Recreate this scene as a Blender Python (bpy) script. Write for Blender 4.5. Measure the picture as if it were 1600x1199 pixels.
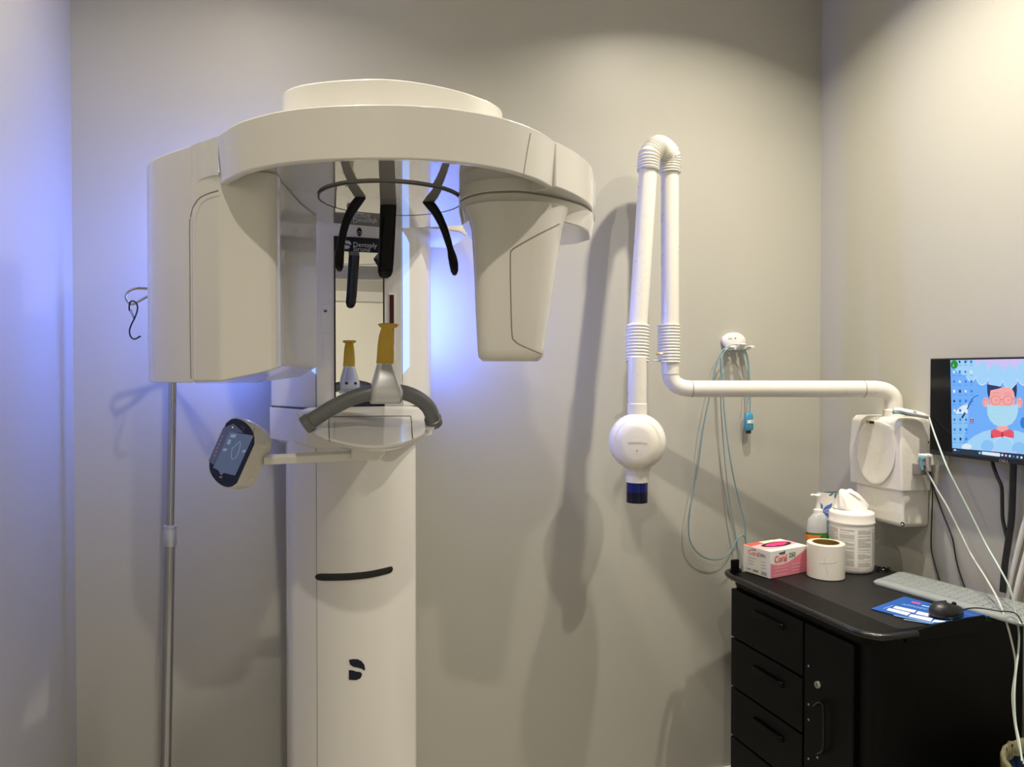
import bpy, bmesh, math, random
from mathutils import Vector, Matrix
random.seed(4)
for o in list(bpy.data.objects): bpy.data.objects.remove(o)
C = bpy.context.scene.collection
PI = math.pi
R_ = math.radians
# ---------------------------------------------------------------- camera
FPX = 1150.0
CAM = Vector((0, 0, 1.55)); YAW = R_(17.8); PITCH = R_(0.87)
Fv = Vector((math.sin(YAW)*math.cos(PITCH), math.cos(YAW)*math.cos(PITCH), -math.sin(PITCH)))
Rv = Vector((math.cos(YAW), -math.sin(YAW), 0)); Uv = Rv.cross(Fv)
cd = bpy.data.cameras.new('camera'); cam = bpy.data.objects.new('camera', cd); C.objects.link(cam)
cd.sensor_width = 36; cd.lens = FPX*36/1600; cd.clip_start = 0.05
cam.location = CAM; cam.rotation_euler = (PI/2-PITCH, 0, -YAW)
bpy.context.scene.camera = cam
# ---------------------------------------------------------------- world and exposure
w = bpy.data.worlds.new('world'); bpy.context.scene.world = w; w.use_nodes = True
w.node_tree.nodes['Background'].inputs[0].default_value = (1, .95, .85, 1)
w.node_tree.nodes['Background'].inputs[1].default_value = 0.02
vs = bpy.context.scene.view_settings
vs.view_transform = 'Standard'; vs.look = 'None'; vs.exposure = 0.0; vs.gamma = 1.0; vs.use_curve_mapping = False
WARM = (1.0, .90, .755)
DOWNLIGHTS = [(-.08, 1.50, 13), (1.45, 1.68, 19), (.15, -.15, 20), (1.68, 1.02, 18)]
CEIL = 3.12
BLUE = (.11, .20, 1.0)

def P(px, py, X=None, Y=None, Z=None, D=None):
    """the point of the room that lies on a given plane along the photograph's line of sight"""
    d = Fv + Rv*((px-800)/FPX) + Uv*((599.5-py)/FPX)
    if D is not None: t = D
    elif X is not None: t = (X-CAM.x)/d.x
    elif Y is not None: t = (Y-CAM.y)/d.y
    else: t = (Z-CAM.z)/d.z
    return CAM + d*t

# ---------------------------------------------------------------- materials
MATS = {}
def mat(name, col, rough=.5, metal=0, coat=0, ior=1.5, emit=None, es=1, trans=0, noise=.03, nscale=30, bump=0, spec=.5, mottled=0):
    m = bpy.data.materials.new(name); m.use_nodes = True; nt = m.node_tree
    b = nt.nodes['Principled BSDF']
    b.inputs['Base Color'].default_value = (*col, 1); b.inputs['Roughness'].default_value = rough
    b.inputs['Metallic'].default_value = metal; b.inputs['Specular IOR Level'].default_value = spec; b.inputs['IOR'].default_value = ior
    b.inputs['Coat Weight'].default_value = coat; b.inputs['Coat Roughness'].default_value = .04
    b.inputs['Transmission Weight'].default_value = trans
    if emit: b.inputs['Emission Color'].default_value = (*emit, 1); b.inputs['Emission Strength'].default_value = es
    n = nt.nodes.new('ShaderNodeTexNoise'); n.inputs['Scale'].default_value = nscale; n.inputs['Detail'].default_value = 3
    tc = nt.nodes.new('ShaderNodeTexCoord'); nt.links.new(tc.outputs['Object'], n.inputs['Vector'])
    mr = nt.nodes.new('ShaderNodeMapRange'); nt.links.new(n.outputs['Fac'], mr.inputs['Value'])
    mr.inputs['To Min'].default_value = max(0, rough-noise); mr.inputs['To Max'].default_value = rough+noise
    nt.links.new(mr.outputs['Result'], b.inputs['Roughness'])
    if bump:
        bp = nt.nodes.new('ShaderNodeBump'); bp.inputs['Strength'].default_value = bump; bp.inputs['Distance'].default_value = .002
        nt.links.new(n.outputs['Fac'], bp.inputs['Height']); nt.links.new(bp.outputs['Normal'], b.inputs['Normal'])
    if mottled:
        mx = nt.nodes.new('ShaderNodeMix'); mx.data_type = 'RGBA'
        mx.inputs[6].default_value = (*[c*(1-mottled) for c in col], 1); mx.inputs[7].default_value = (*[min(1, c*(1+mottled)) for c in col], 1)
        nt.links.new(n.outputs['Fac'], mx.inputs[0]); nt.links.new(mx.outputs[2], b.inputs['Base Color'])
    MATS[name] = m
    return m
WALL = mat('greige_wall_paint', (.46, .455, .398), .42, noise=.05, nscale=220, bump=.10)
CEILM = mat('ceiling_paint', (.62, .60, .56), .8)
FLOORM = mat('grey_vinyl_floor', (.33, .31, .28), .4, mottled=.1)
TRIM = mat('white_trim_paint', (.75, .73, .68), .4)
DOORM = mat('cream_door_paint', (.90, .89, .80), .4)
WHITE = mat('glossy_white_plastic', (.80, .79, .745), .17, coat=.5, noise=.02)
WHITE2 = mat('warm_white_plastic', (.76, .74, .67), .28, coat=.25)
MATTEW = mat('matte_white_plastic', (.80, .79, .76), .45)
UNDER = mat('polished_grey_plastic', (.42, .41, .39), .035, coat=1, ior=2.4, noise=.01)
SEAM = mat('dark_seam_rubber', (.10, .10, .09), .6)
SOFTSEAM = mat('grey_seam', (.30, .28, .24), .6)
BLACK = mat('black_gloss_plastic', (.003, .004, .006), .14, spec=.35)
BLACKM = mat('black_satin_plastic', (.012, .012, .013), .4)
CARTB = mat('black_powder_coat', (.0012, .0012, .0014), .45, bump=.05, spec=.16)
CARTTOP = mat('black_laminate_top', (.009, .0085, .0085), .5, spec=.35)
NAVY = mat('navy_black_panel', (.006, .010, .026), .18, spec=.35)
MIRROR = mat('mirror_glass', (.93, .94, .92), .005, metal=1, noise=.003)
CHROME = mat('chrome', (.50, .50, .51), .09, metal=1)
SATIN = mat('satin_aluminium', (.66, .68, .71), .33, metal=.8)
GREYTUBE = mat('grey_soft_bar', (.17, .18, .185), .36, metal=.45)
YELLOW = mat('mustard_plastic', (.66, .42, .02), .3, coat=.3)
BLUEL = mat('blue_led_strip', (.5, .6, 1), .4, emit=(.32, .50, 1.0), es=1.0)
BLUELG = mat('blue_led_lamp', (.5, .6, 1), .4, emit=BLUE, es=85)
LAMPM = mat('lamp_diffuser', (1, 1, 1), .5, emit=WARM, es=12)
COBALT = mat('cobalt_blue_tube', (.002, .008, .13), .08, spec=.4)
COBALTD = mat('dark_cobalt_tube', (.0008, .002, .018), .08, spec=.4)
GREYTXT = mat('grey_print', (.28, .28, .28), .5)
LTXT = mat('pale_grey_print', (.55, .57, .60), .5)
DTXT = mat('black_print', (.01, .01, .01), .5)
TEAL = mat('teal_cable', (.17, .32, .34), .35)
PTEAL = mat('pale_teal_cable', (.48, .60, .55), .35)
PALEC = mat('pale_grey_cable', (.58, .60, .54), .35)
SBLUE = mat('sky_blue_plastic', (.06, .30, .48), .35)
CARD = mat('white_card', (.82, .80, .76), .5)
PINKC = mat('pink_card', (.72, .22, .30), .45)
ROSE = mat('light_pink_card', (.86, .45, .48), .45)
REDC = mat('coral_red_card', (.75, .10, .07), .45)
CREAMC = mat('cream_card', (.82, .77, .62), .45)
HOTPINK = mat('hot_pink_nitrile', (.85, .04, .22), .5)
HOLE = mat('dark_opening', (.02, .012, .012), .8)
GREENT = mat('green_print', (.06, .20, .10), .5)
CORALT = mat('coral_print', (.75, .07, .10), .5)
TAPE = mat('white_barrier_film', (.82, .79, .70), .3, coat=.2)
CORE = mat('brown_card_core', (.20, .12, .015), .6)
CANW = mat('white_tub_plastic', (.82, .80, .76), .35)
LABELG = mat('label_print_grey', (.42, .41, .39), .5)
LABELB = mat('label_print_beige', (.62, .60, .55), .5)
TISSUE = mat('white_wipe_fabric', (.86, .85, .82), .8)
GEL = mat('hazy_bottle_plastic', (.46, .48, .50), .15, coat=.3)
GREENL = mat('green_label', (.03, .16, .02), .5)
ORANGEL = mat('orange_label', (.75, .20, .02), .5)
KEYC = mat('frosted_silicone_cover', (.27, .30, .29), .3, coat=.2, mottled=.08)
KEYD = mat('grey_key_plastic', (.31, .335, .33), .35)
MATB = mat('blue_mat', (.01, .09, .38), .5)
WHITEP = mat('white_print', (.85, .85, .82), .5)
PINKP = mat('pink_print', (.65, .08, .3), .5)
PBLUE = mat('light_blue_print', (.25, .45, .75), .5)
MGREY = mat('mid_grey_plastic', (.24, .22, .20), .5)
BINB = mat('navy_bin_plastic', (.03, .05, .11), .4)
BAG = mat('olive_bin_liner', (.20, .19, .11), .35)
DARKR = mat('dark_red_slot', (.05, .005, .006), .2)
GREYGLASS = mat('grey_glass', (.22, .22, .24), .06, coat=1)  # shiny grey glass of the small upper window, its own colour
def em(name, col, s=.95):
    return mat(name, (0, 0, 0), .3, emit=col, es=s)

# ---------------------------------------------------------------- mesh helpers
def link(name, bm, m, parent=None, smooth=True, bevel=0, seg=3, angle=35, sub=0):
    me = bpy.data.meshes.new(name); bmesh.ops.recalc_face_normals(bm, faces=bm.faces[:])
    if smooth:
        for f in bm.faces: f.smooth = True
    bm.to_mesh(me); bm.free()
    for mm in (m if isinstance(m, (list, tuple)) else [m]): me.materials.append(mm)
    if smooth and not bevel: me.set_sharp_from_angle(angle=R_(angle))
    o = bpy.data.objects.new(name, me); C.objects.link(o)
    if bevel:
        b = o.modifiers.new('bevel', 'BEVEL'); b.width = bevel; b.segments = seg; b.limit_method = 'ANGLE'; b.angle_limit = R_(angle); b.harden_normals = True
    if sub:
        s = o.modifiers.new('sub', 'SUBSURF'); s.levels = sub; s.render_levels = sub
    if parent:
        o.parent = parent
        o.location = -parent.location if parent.type == 'EMPTY' else (0, 0, 0)
    return o
def setp(o, label=None, cat=None, group=None, kind=None):
    if label: o['label'] = label
    if cat: o['category'] = cat
    if group: o['group'] = group
    if kind: o['kind'] = kind
    return o
def thing(name, label, cat, loc=(0, 0, 0), group=None):
    o = bpy.data.objects.new(name, None); C.objects.link(o); o.location = loc; o.empty_display_size = .1
    return setp(o, label, cat, group)
def box(bm, lo, hi, M=None, mi=0):
    vs_ = [Vector((x, y, z)) for x in (lo[0], hi[0]) for y in (lo[1], hi[1]) for z in (lo[2], hi[2])]
    if M: vs_ = [M @ v for v in vs_]
    v = [bm.verts.new(p) for p in vs_]
    for q in ((0, 1, 3, 2), (4, 6, 7, 5), (0, 4, 5, 1), (2, 3, 7, 6), (0, 2, 6, 4), (1, 5, 7, 3)):
        f = bm.faces.new([v[i] for i in q]); f.material_index = mi
def boxo(name, lo, hi, m, parent=None, bevel=0, M=None):
    bm = bmesh.new(); box(bm, lo, hi, M); return link(name, bm, m, parent, smooth=bool(bevel), bevel=bevel)
def loft(bm, rings, cap=True, mi=0):
    R = [[bm.verts.new(p) for p in r] for r in rings]
    n = len(R[0])
    for a, b in zip(R, R[1:]):
        for i in range(n):
            f = bm.faces.new((a[i], a[(i+1) % n], b[(i+1) % n], b[i])); f.material_index = mi
    if cap:
        f = bm.faces.new(R[0][::-1]); f.material_index = mi
        f = bm.faces.new(R[-1]); f.material_index = mi
def prism(bm, pts, z0, z1, mi=0):
    loft(bm, [[(p[0], p[1], z0) for p in pts], [(p[0], p[1], z1) for p in pts]], mi=mi)
def spline(pts, n=8, closed=False):
    pts = [Vector(p) for p in pts]; out = []; L = len(pts)
    rng = range(L) if closed else range(L-1)
    for i in rng:
        if closed: p0, p1, p2, p3 = pts[i-1], pts[i], pts[(i+1) % L], pts[(i+2) % L]
        else: p0, p1, p2, p3 = pts[max(0, i-1)], pts[i], pts[i+1], pts[min(L-1, i+2)]
        for k in range(n):
            t = k/n
            out.append(.5*((2*p1)+(-p0+p2)*t+(2*p0-5*p1+4*p2-p3)*t*t+(-p0+3*p1-3*p2+p3)*t**3))
    if not closed: out.append(pts[-1])
    return out
def fillet(pts, r, n=10):
    pts = [Vector(p) for p in pts]; out = [pts[0]]
    for i in range(1, len(pts)-1):
        a, b, c = pts[i-1], pts[i], pts[i+1]
        ra = min(r, (a-b).length*.49); rc = min(r, (c-b).length*.49)
        s = b+(a-b).normalized()*ra; e = b+(c-b).normalized()*rc
        for k in range(n+1):
            t = k/n; out.append(s*(1-t)**2+b*2*t*(1-t)+e*t*t)
    out.append(pts[-1]); return out
def resample(pts, step):
    out = [pts[0]]; acc = 0
    for a, b in zip(pts, pts[1:]):
        L = (b-a).length
        if L < 1e-9: continue
        d = step-acc
        while d < L:
            out.append(a+(b-a)*(d/L)); d += step
        acc = (acc+L) % step
    out.append(pts[-1]); return out
def tube(bm, path, r, seg=16, cap=True, mi=0, flat=1.0, up=None):
    path = [Vector(p) for p in path]; n = len(path); rings = []
    t0 = (path[1]-path[0]).normalized()
    nrm = Vector(up) if up else (Vector((0, 0, 1)) if abs(t0.z) < .9 else Vector((0, 1, 0)))
    for i, p in enumerate(path):
        t = (path[min(n-1, i+1)]-path[max(0, i-1)]).normalized()
        nrm = (nrm-t*nrm.dot(t)).normalized(); b = t.cross(nrm)
        rr = r(i/(n-1)) if callable(r) else r
        rings.append([p+nrm*math.cos(2*PI*k/seg)*rr*flat+b*math.sin(2*PI*k/seg)*rr for k in range(seg)])
    loft(bm, rings, cap, mi)
def tubeo(name, path, r, m, parent=None, seg=16, flat=1.0, up=None):
    bm = bmesh.new(); tube(bm, path, r, seg, flat=flat, up=up); return link(name, bm, m, parent, angle=50)
def lathe(bm, prof, center, seg=40, axis=None, mi=0, cap=True):
    c = Vector(center)
    if axis is None: e1, e2, e3 = Vector((1, 0, 0)), Vector((0, 1, 0)), Vector((0, 0, 1))
    else:
        e3 = Vector(axis).normalized(); e1 = e3.orthogonal().normalized(); e2 = e3.cross(e1)
    loft(bm, [[c+e1*math.cos(2*PI*k/seg)*r+e2*math.sin(2*PI*k/seg)*r+e3*z for k in range(seg)] for r, z in prof], cap, mi)
def latheo(name, prof, center, m, parent=None, seg=40, axis=None, bevel=0, angle=35):
    bm = bmesh.new(); lathe(bm, prof, center, seg, axis); return link(name, bm, m, parent, bevel=bevel, angle=angle)
def rrect(cx, cy, hx, hy, r, n=6, rot=0):
    out = []
    for sx, sy, a0 in ((1, 1, 0), (-1, 1, PI/2), (-1, -1, PI), (1, -1, 1.5*PI)):
        for k in range(n+1):
            a = a0+k*PI/2/n
            x, y = sx*(hx-r)+math.cos(a)*r, sy*(hy-r)+math.sin(a)*r
            out.append((cx+x*math.cos(rot)-y*math.sin(rot), cy+x*math.sin(rot)+y*math.cos(rot)))
    return out
def text(name, s, size, origin, xd, yd, m, parent, align='LEFT', depth=.0002, sx=1.0, bold=0):
    cu = bpy.data.curves.new(name, 'FONT'); cu.body = s; cu.size = size; cu.align_x = align; cu.extrude = depth; cu.offset = bold
    cu.resolution_u = 3
    t = bpy.data.objects.new(name+'_c', cu); C.objects.link(t)
    bpy.context.view_layer.update()
    me = bpy.data.meshes.new_from_object(t.evaluated_get(bpy.context.evaluated_depsgraph_get()))
    bpy.data.objects.remove(t); me.name = name; me.materials.clear(); me.materials.append(m)
    xd = Vector(xd).normalized(); yd = Vector(yd); yd = (yd-xd*yd.dot(xd)).normalized(); zd = xd.cross(yd)
    M = Matrix((( xd.x*sx, yd.x, zd.x, origin[0]), (xd.y*sx, yd.y, zd.y, origin[1]), (xd.z*sx, yd.z, zd.z, origin[2]), (0, 0, 0, 1)))
    me.transform(M)
    o = bpy.data.objects.new(name, me); C.objects.link(o)
    if parent: o.parent = parent; o.location = -parent.location if parent.type == 'EMPTY' else (0, 0, 0)
    return o
def poly(bm, pts, mi=0):
    f = bm.faces.new([bm.verts.new(p) for p in pts]); f.material_index = mi; return f
def plate(name, pts, n, th, m, parent, bevel=0):
    """a thin plate: outline pts pushed out along n by th"""
    n = Vector(n).normalized()*th; bm = bmesh.new(); loft(bm, [[Vector(p) for p in pts], [Vector(p)+n for p in pts]])
    return link(name, bm, m, parent, smooth=bool(bevel), bevel=bevel)

from mathutils.bvhtree import BVHTree
def on_surface(o, px, py, off=.001):
    """the point of the outside of object o seen at a place of the photograph, lifted by off"""
    d = (Fv + Rv*((px-800)/FPX) + Uv*((599.5-py)/FPX)).normalized(); best = None
    for ob in (o if isinstance(o, list) else [o]):
        if ob.name not in _B:
            dg = bpy.context.evaluated_depsgraph_get(); dg.update(); e = ob.evaluated_get(dg); me = e.to_mesh()
            _B[ob.name] = BVHTree.FromPolygons([v.co.copy() for v in me.vertices], [tuple(p.vertices) for p in me.polygons]); e.to_mesh_clear()
        h = _B[ob.name].ray_cast(CAM, d)
        if h[0] is not None and (best is None or h[3] < best[1]): best = (h[0], h[3])
    return None if best is None else best[0]-d*off
_B = {}
def surf_line(name, o, pts, r, m, parent, n=4, off=.0002):
    pp = spline([Vector((a, b, 0)) for a, b in pts], n); q = [on_surface(o, v.x, v.y, off) for v in pp]; q = [v for v in q if v is not None]
    bm = bmesh.new(); tube(bm, q, r, 6); return link(name, bm, m, parent)

# ---------------------------------------------------------------- room
XL, XR, YB, YF = -.553, 2.05, 2.40, -1.35
def wall(name, lo, hi, m=WALL): return setp(boxo(name, lo, hi, m), kind='structure')
wall('wall_back', (XL-.1, YB, 0), (XR+.1, YB+.1, CEIL))
wall('wall_left', (XL-.1, YF, 0), (XL, YB, CEIL))
wall('wall_right', (XR, YF, 0), (XR+.1, YB, CEIL))
wall('wall_front', (XL-.1, YF-.1, 0), (XR+.1, YF, CEIL))
wall('floor', (XL-.1, YF-.1, -.1), (XR+.1, YB+.1, 0), FLOORM)
wall('ceiling', (XL-.1, YF-.1, CEIL), (XR+.1, YB+.1, CEIL+.1), CEILM)
for nm, lo, hi in (('baseboard_back', (XL, YB-.012, 0), (XR, YB, .05)), ('baseboard_left', (XL, YF, 0), (XL+.012, YB-.012, .05)), ('baseboard_right', (XR-.012, YF, 0), (XR, YB-.012, .05))):
    setp(boxo(nm, lo, hi, TRIM, bevel=.003), kind='structure')
bm = bmesh.new()
box(bm, (.10, YF, 0), (.17, YF+.03, 2.12)); box(bm, (1.09, YF, 0), (1.16, YF+.03, 2.12)); box(bm, (.17, YF, 2.05), (1.09, YF+.03, 2.12))
setp(link('trim_1', bm, TRIM, smooth=False), kind='structure')
d1 = setp(boxo('door_1', (.17, YF, .01), (1.09, YF+.02, 2.05), DOORM, bevel=.002), kind='structure')
bm = bmesh.new(); tube(bm, fillet([(.24, YF+.02, 1.0), (.24, YF+.07, 1.0), (.36, YF+.07, 1.0)], .02), .009); link('door_handle', bm, CHROME, d1)

# ---------------------------------------------------------------- downlights
DLAB = ['recessed round ceiling downlight above the panoramic x-ray machine', 'recessed round ceiling downlight above the small wall mounted x-ray arm',
        'recessed round ceiling downlight behind the machine near the left wall', 'recessed round ceiling downlight nearest the right wall above the monitor']
for (x, y, p), lb in zip(DOWNLIGHTS, DLAB):
    t = thing('ceiling_downlight', lb, 'ceiling light', (x, y, CEIL), 'recessed ceiling downlights')
    bm = bmesh.new(); lathe(bm, [(.052, -.001), (.074, -.001), (.072, -.005), (.056, -.007), (.052, -.001)], (x, y, CEIL), 40, cap=False); link('trim_ring', bm, TRIM, t)
    latheo('diffuser', [(.051, -.0012), (.051, -.003)], (x, y, CEIL), LAMPM, t)
    ld = bpy.data.lights.new('lamp', 'AREA'); ld.shape = 'DISK'; ld.size = .065; ld.energy = p; ld.color = WARM; ld.spread = R_(132)
    lo_ = bpy.data.objects.new('lamp', ld); C.objects.link(lo_); lo_.parent = t; lo_.location = (0, 0, -.008)

# ================================================================ panoramic x-ray machine
Zb = 1.55
ZT, ZR, ZU = Zb+.427, Zb+.342, Zb+.372          # rim top, rim bottom, polished underside
ring_c = P(611, 308, Z=ZU)
m_ = thing('panoramic_x_ray_machine', 'large white panoramic dental x-ray machine with a ring arm, standing column and chin rest', 'x-ray machine', (.205, 2.1, 0))
# --- rotating ring arm (rim)
topo = [(338, 214), (352, 203), (380, 188), (440, 172.5), (520, 164.5), (620, 163), (700, 168), (784, 183), (840, 203), (868, 221)]
front = [P(x, y, Z=ZT) for x, y in topo]
fr = spline(front, 8)
def cl(v): return (v.x, v.y)
def LD(L, D): return (D*math.sin(YAW)+L*math.cos(YAW), D*math.cos(YAW)-L*math.sin(YAW))
bk = [LD(.13, 1.52), LD(.10, 1.72), LD(-.05, 1.84), LD(-.30, 1.90), LD(-.50, 1.80), LD(-.56, 1.6), LD(-.55, 1.36)]
n = len(fr); cen = Vector((ring_c.x, ring_c.y)); inner = []
for v in fr:
    d = (Vector((v.x, v.y))-cen); inner.append(cen+d*(1-.02/d.length))
bm = bmesh.new()
loft(bm, [[(cen.x+(v.x-cen.x)*.985, cen.y+(v.y-cen.y)*.985, ZR) for v in fr]+[(*v, ZR) for v in inner[::-1]], [(*cl(v), ZT) for v in fr]+[(*v, ZT) for v in inner[::-1]]])
ring = link('ring_arm', bm, WHITE, m_, bevel=.004, angle=30)
bm = bmesh.new(); prism(bm, [tuple(v) for v in inner]+bk[:-1], ZU, ZT-.001)
link('arm_body', bm, WHITE, ring, bevel=.003, angle=30)
# polished underside with centre disc
bm = bmesh.new(); prism(bm, [cl(cen+(Vector(cl(v))-cen)*.955) for v in fr]+[cl(cen+(Vector(b)-cen)*.97) for b in bk[:-1]], ZU-.004, ZU+.001)
und = link('underside_panel', bm, UNDER, ring, bevel=.001, angle=30)
und['label'] = 'mirror-polished grey underside of the ring'
rd = (P(722, 311, Z=ZU)-P(500, 305, Z=ZU)).length/2
latheo('rotating_disc', [(rd-.03, -.003), (rd, -.003), (rd, -.0055), (rd-.002, -.0075), (rd-.02, -.008), (0.001, -.0085)], (cen.x, cen.y, ZU), UNDER, ring, 72, angle=30)
bm = bmesh.new(); lathe(bm, [(rd+.0002, -.0055), (rd+.0022, -.0055), (rd+.0022, -.008), (rd-.0005, -.0082), (rd+.0002, -.0055)], (cen.x, cen.y, ZU), 72, cap=False)
link('disc_edge_ring', bm, SEAM, ring)
# vertical seam on the right of the rim
surf_line('rim_seam', ring, [(829, 208), (824, 235), (820, 260), (817, 280)], .0009, SOFTSEAM, ring)
# --- top cover
top = [(440, 150), (444, 143), (456, 136), (480, 130), (530, 124.5), (600, 122.5), (660, 129), (720, 142), (760, 156), (780, 167), (785, 176)]
ZC = 2.085
tp = spline([P(x, y, Z=ZC) for x, y in top], 6)
bm = bmesh.new(); e0, e1 = tp[0], tp[-1]
ol = [cl(v) for v in tp]+[(e1.x+.03, e1.y+.35), (.46, 2.3), (-.03, 2.3), (e0.x-.0, e0.y+.3)]
prism(bm, ol, ZT-.004, ZC); link('top_cover', bm, WHITE, m_, bevel=.004, angle=30)
# --- left tube housing
ZB0 = Zb-.020
def seq(L, Z): return [P(x, y, Z=Z) for x, y in L]
outl = spline(seq([(229, 272), (229.5, 262), (234, 253), (245, 246.5), (270, 237), (300, 227)], ZT), 6)
lo_pts = [cl(v) for v in outl]
def shiftD(p, px, D):  # the point on the sight line px at depth D
    q = P(px, 582, D=D); return (q.x, q.y)
shell = lo_pts+[shiftD(0, 300, 1.60), shiftD(0, 236, 1.74)]
shell2 = [cl(v) for v in spline(seq([(300, 227), (320, 220), (340, 213)], ZT), 4)]
bm = bmesh.new(); prism(bm, shell, ZB0, ZT)
th = link('tube_housing', bm, WHITE, m_, bevel=.006, angle=30); th['label'] = 'tall left housing hanging from the ring'
# the upper shoulder that joins shell and rim, its lower edge curving up to the rim
bm = bmesh.new(); secs = []
for v, yy in zip(spline(seq([(299, 227.5), (306, 225), (314, 222), (324, 219), (333, 215.5), (341, 212.5)], ZT), 3), [337, 327, 318, 313, 309.5, 307, 305, 303.2, 301.6, 300.3, 299.2, 298.3, 297.5, 297, 296.7, 296.5]):
    dl = math.hypot(v.x, v.y); zb1 = Zb+(582-yy)/FPX*dl; k_ = 1+.09/dl
    secs.append([(v.x, v.y, ZT), (v.x*k_, v.y*k_, ZT), (v.x*k_, v.y*k_, zb1), (v.x, v.y, zb1)])
loft(bm, secs)
link('housing_shoulder', bm, WHITE, th, angle=40)
# front panel (slightly recessed), bottom rises towards the ring centre
pan = [shiftD(0, 301, 1.388), shiftD(0, 345, 1.345), shiftD(0, 400, 1.350), shiftD(0, 423, 1.356), shiftD(0, 433, 1.366), shiftD(0, 439, 1.385), shiftD(0, 441, 1.42), shiftD(0, 470, 1.60), shiftD(0, 496, 1.74), shiftD(0, 470, 1.82), shiftD(0, 400, 1.84), shiftD(0, 303, 1.76)]
bz = [1.532, 1.532, 1.545, 1.553, 1.556, 1.559, 1.562, 1.563, 1.563, 1.538, 1.523, 1.523]
bm = bmesh.new(); loft(bm, [[(p[0], p[1], z) for p, z in zip(pan, bz)], [(p[0], p[1], ZU-.003) for p in pan]])
link('housing_panel', bm, WHITE, th, bevel=.005, angle=28)
surf_line('panel_seam', bpy.data.objects['tube_housing'], [(298.5, 592), (297.5, 520), (297, 440), (296.5, 360), (297, 342)], .0012, SOFTSEAM, th)
surf_line('panel_seam', [bpy.data.objects['housing_shoulder'], bpy.data.objects['tube_housing'], bpy.data.objects['housing_panel']], [(297.5, 340), (301, 326), (304, 320), (311, 310.5), (323, 303.5), (341, 298)], .0012, SOFTSEAM, th)
surf_line('panel_lip', [bpy.data.objects['housing_shoulder'], bpy.data.objects['tube_housing'], bpy.data.objects['housing_panel']], [(304.5, 592), (304.5, 520), (304.5, 440), (305, 360), (307, 337), (313, 321), (324, 311), (343, 305)], .0018, WHITE, th, off=-.0004)
# --- right detector housing
seam = [(717, 318), (722, 312), (735, 306.5), (760, 301.5), (790, 299.8), (816, 300), (850, 304.5), (885, 312), (912, 321), (926, 331)]
sp = spline(seq(seam, ZR), 6)
back_r = [shiftD(0, 930, 1.66), shiftD(0, 905, 1.76), shiftD(0, 820, 1.80), shiftD(0, 730, 1.74), shiftD(0, 717, 1.60)]
outer = spline(seq([(868, 221), (885, 229), (905, 241), (919, 253), (926, 264), (928, 275)], ZT), 5)
up_pts = [cl(v) for v in sp[:30]]+[cl(v) for v in outer[2:]]+back_r
# upper band of the detector side
bm = bmesh.new(); prism(bm, [cl(sp[0])]+[cl(v) for v in sp[1:34]]+[cl(v) for v in outer]+back_r, ZR+.0012, ZT)
dh = link('detector_housing', bm, WHITE, m_, bevel=.003, angle=30); dh['label'] = 'right housing hanging from the ring, tapering downward'
# thin dark gap
allseam = [cl(v) for v in sp]+back_r
cs = Vector((sum(p[0] for p in allseam)/len(allseam), sum(p[1] for p in allseam)/len(allseam)))
def scl(pts, k): return [tuple(cs+(Vector(p)-cs)*k) for p in pts]
bm = bmesh.new(); prism(bm, scl(allseam, .988), ZR-.003, ZR+.006); link('housing_gap', bm, SOFTSEAM, dh)
# flare below the seam: slopes up to the back right
bm = bmesh.new()
fl = [cl(v) for v in sp]+[shiftD(0, 928, 1.66), shiftD(0, 905, 1.72), shiftD(0, 878, 1.74), shiftD(0, 800, 1.72), shiftD(0, 730, 1.66)]
fz = [ZR-.012-.045*min(1, max(0, (Vector(p)-Vector(cl(sp[-1]))).length/.25)) for p in fl]
fl_in = scl(fl, .95)
loft(bm, [[(p[0], p[1], ZR-.045) for p in fl_in], [(p[0], p[1], ZR-.014) for p in fl], [(p[0], p[1], ZR-.0008) for p in fl]])
link('housing_flare', bm, WHITE, dh, bevel=.003, angle=30)
# tapered body
def sec(xl, xr, y, Df, Db, r, k=0):
    z = P((xl+xr)/2, y, D=Df).z
    a = Vector(shiftD(0, xl, Df)); b = Vector(shiftD(0, xr, Df)); ax = (b-a).normalized(); dp = Vector((-ax.y, ax.x))
    c = (a+b)/2+dp*(Db-Df)/2; hx = (b-a).length/2; hy = (Db-Df)/2
    return [(c.x+ax.x*u+dp.x*v, c.y+ax.y*u+dp.y*v, z) for u, v in rrect(0, 0, hx, hy, min(r, hx*.95, hy*.95), 6)]
bm = bmesh.new()
loft(bm, [sec(753, 842, 564, 1.425, 1.55, .02), sec(746, 849.5, 558, 1.413, 1.56, .03), sec(744.5, 851, 545, 1.408, 1.57, .035), sec(741, 861, 480, 1.402, 1.59, .04), sec(737.5, 873, 400, 1.396, 1.61, .05), sec(734, 881, 352, 1.394, 1.62, .06), sec(729, 886, 335, 1.392, 1.63, .07), sec(720, 893, 315, 1.390, 1.64, .08)])
link('detector_body', bm, WHITE, dh, angle=60)
# inset side panel on the body
body_ = bpy.data.objects['detector_body']
ip = [(797.5, 398), (799.5, 391), (806, 386), (840, 368), (874, 350)]
surf_line('body_panel_seam', body_, [(874, 350), (840, 367), (808, 385), (800, 391), (797.5, 400), (798, 460), (800, 522), (804, 532), (813, 539), (846, 553)], .0013, SOFTSEAM, dh)
pts = [on_surface(body_, v.x, v.y, -.0005) for v in spline([Vector((a, b, 0)) for a, b in ((875, 352), (841, 369), (809, 387), (801.5, 393), (799.5, 402), (800, 460), (802, 521), (806, 530), (815, 537), (846, 551), (853, 500), (864, 430))], 3, True)]
pts = [p for p in pts if p is not None]; c_ = sum(pts, Vector())/len(pts)
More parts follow.
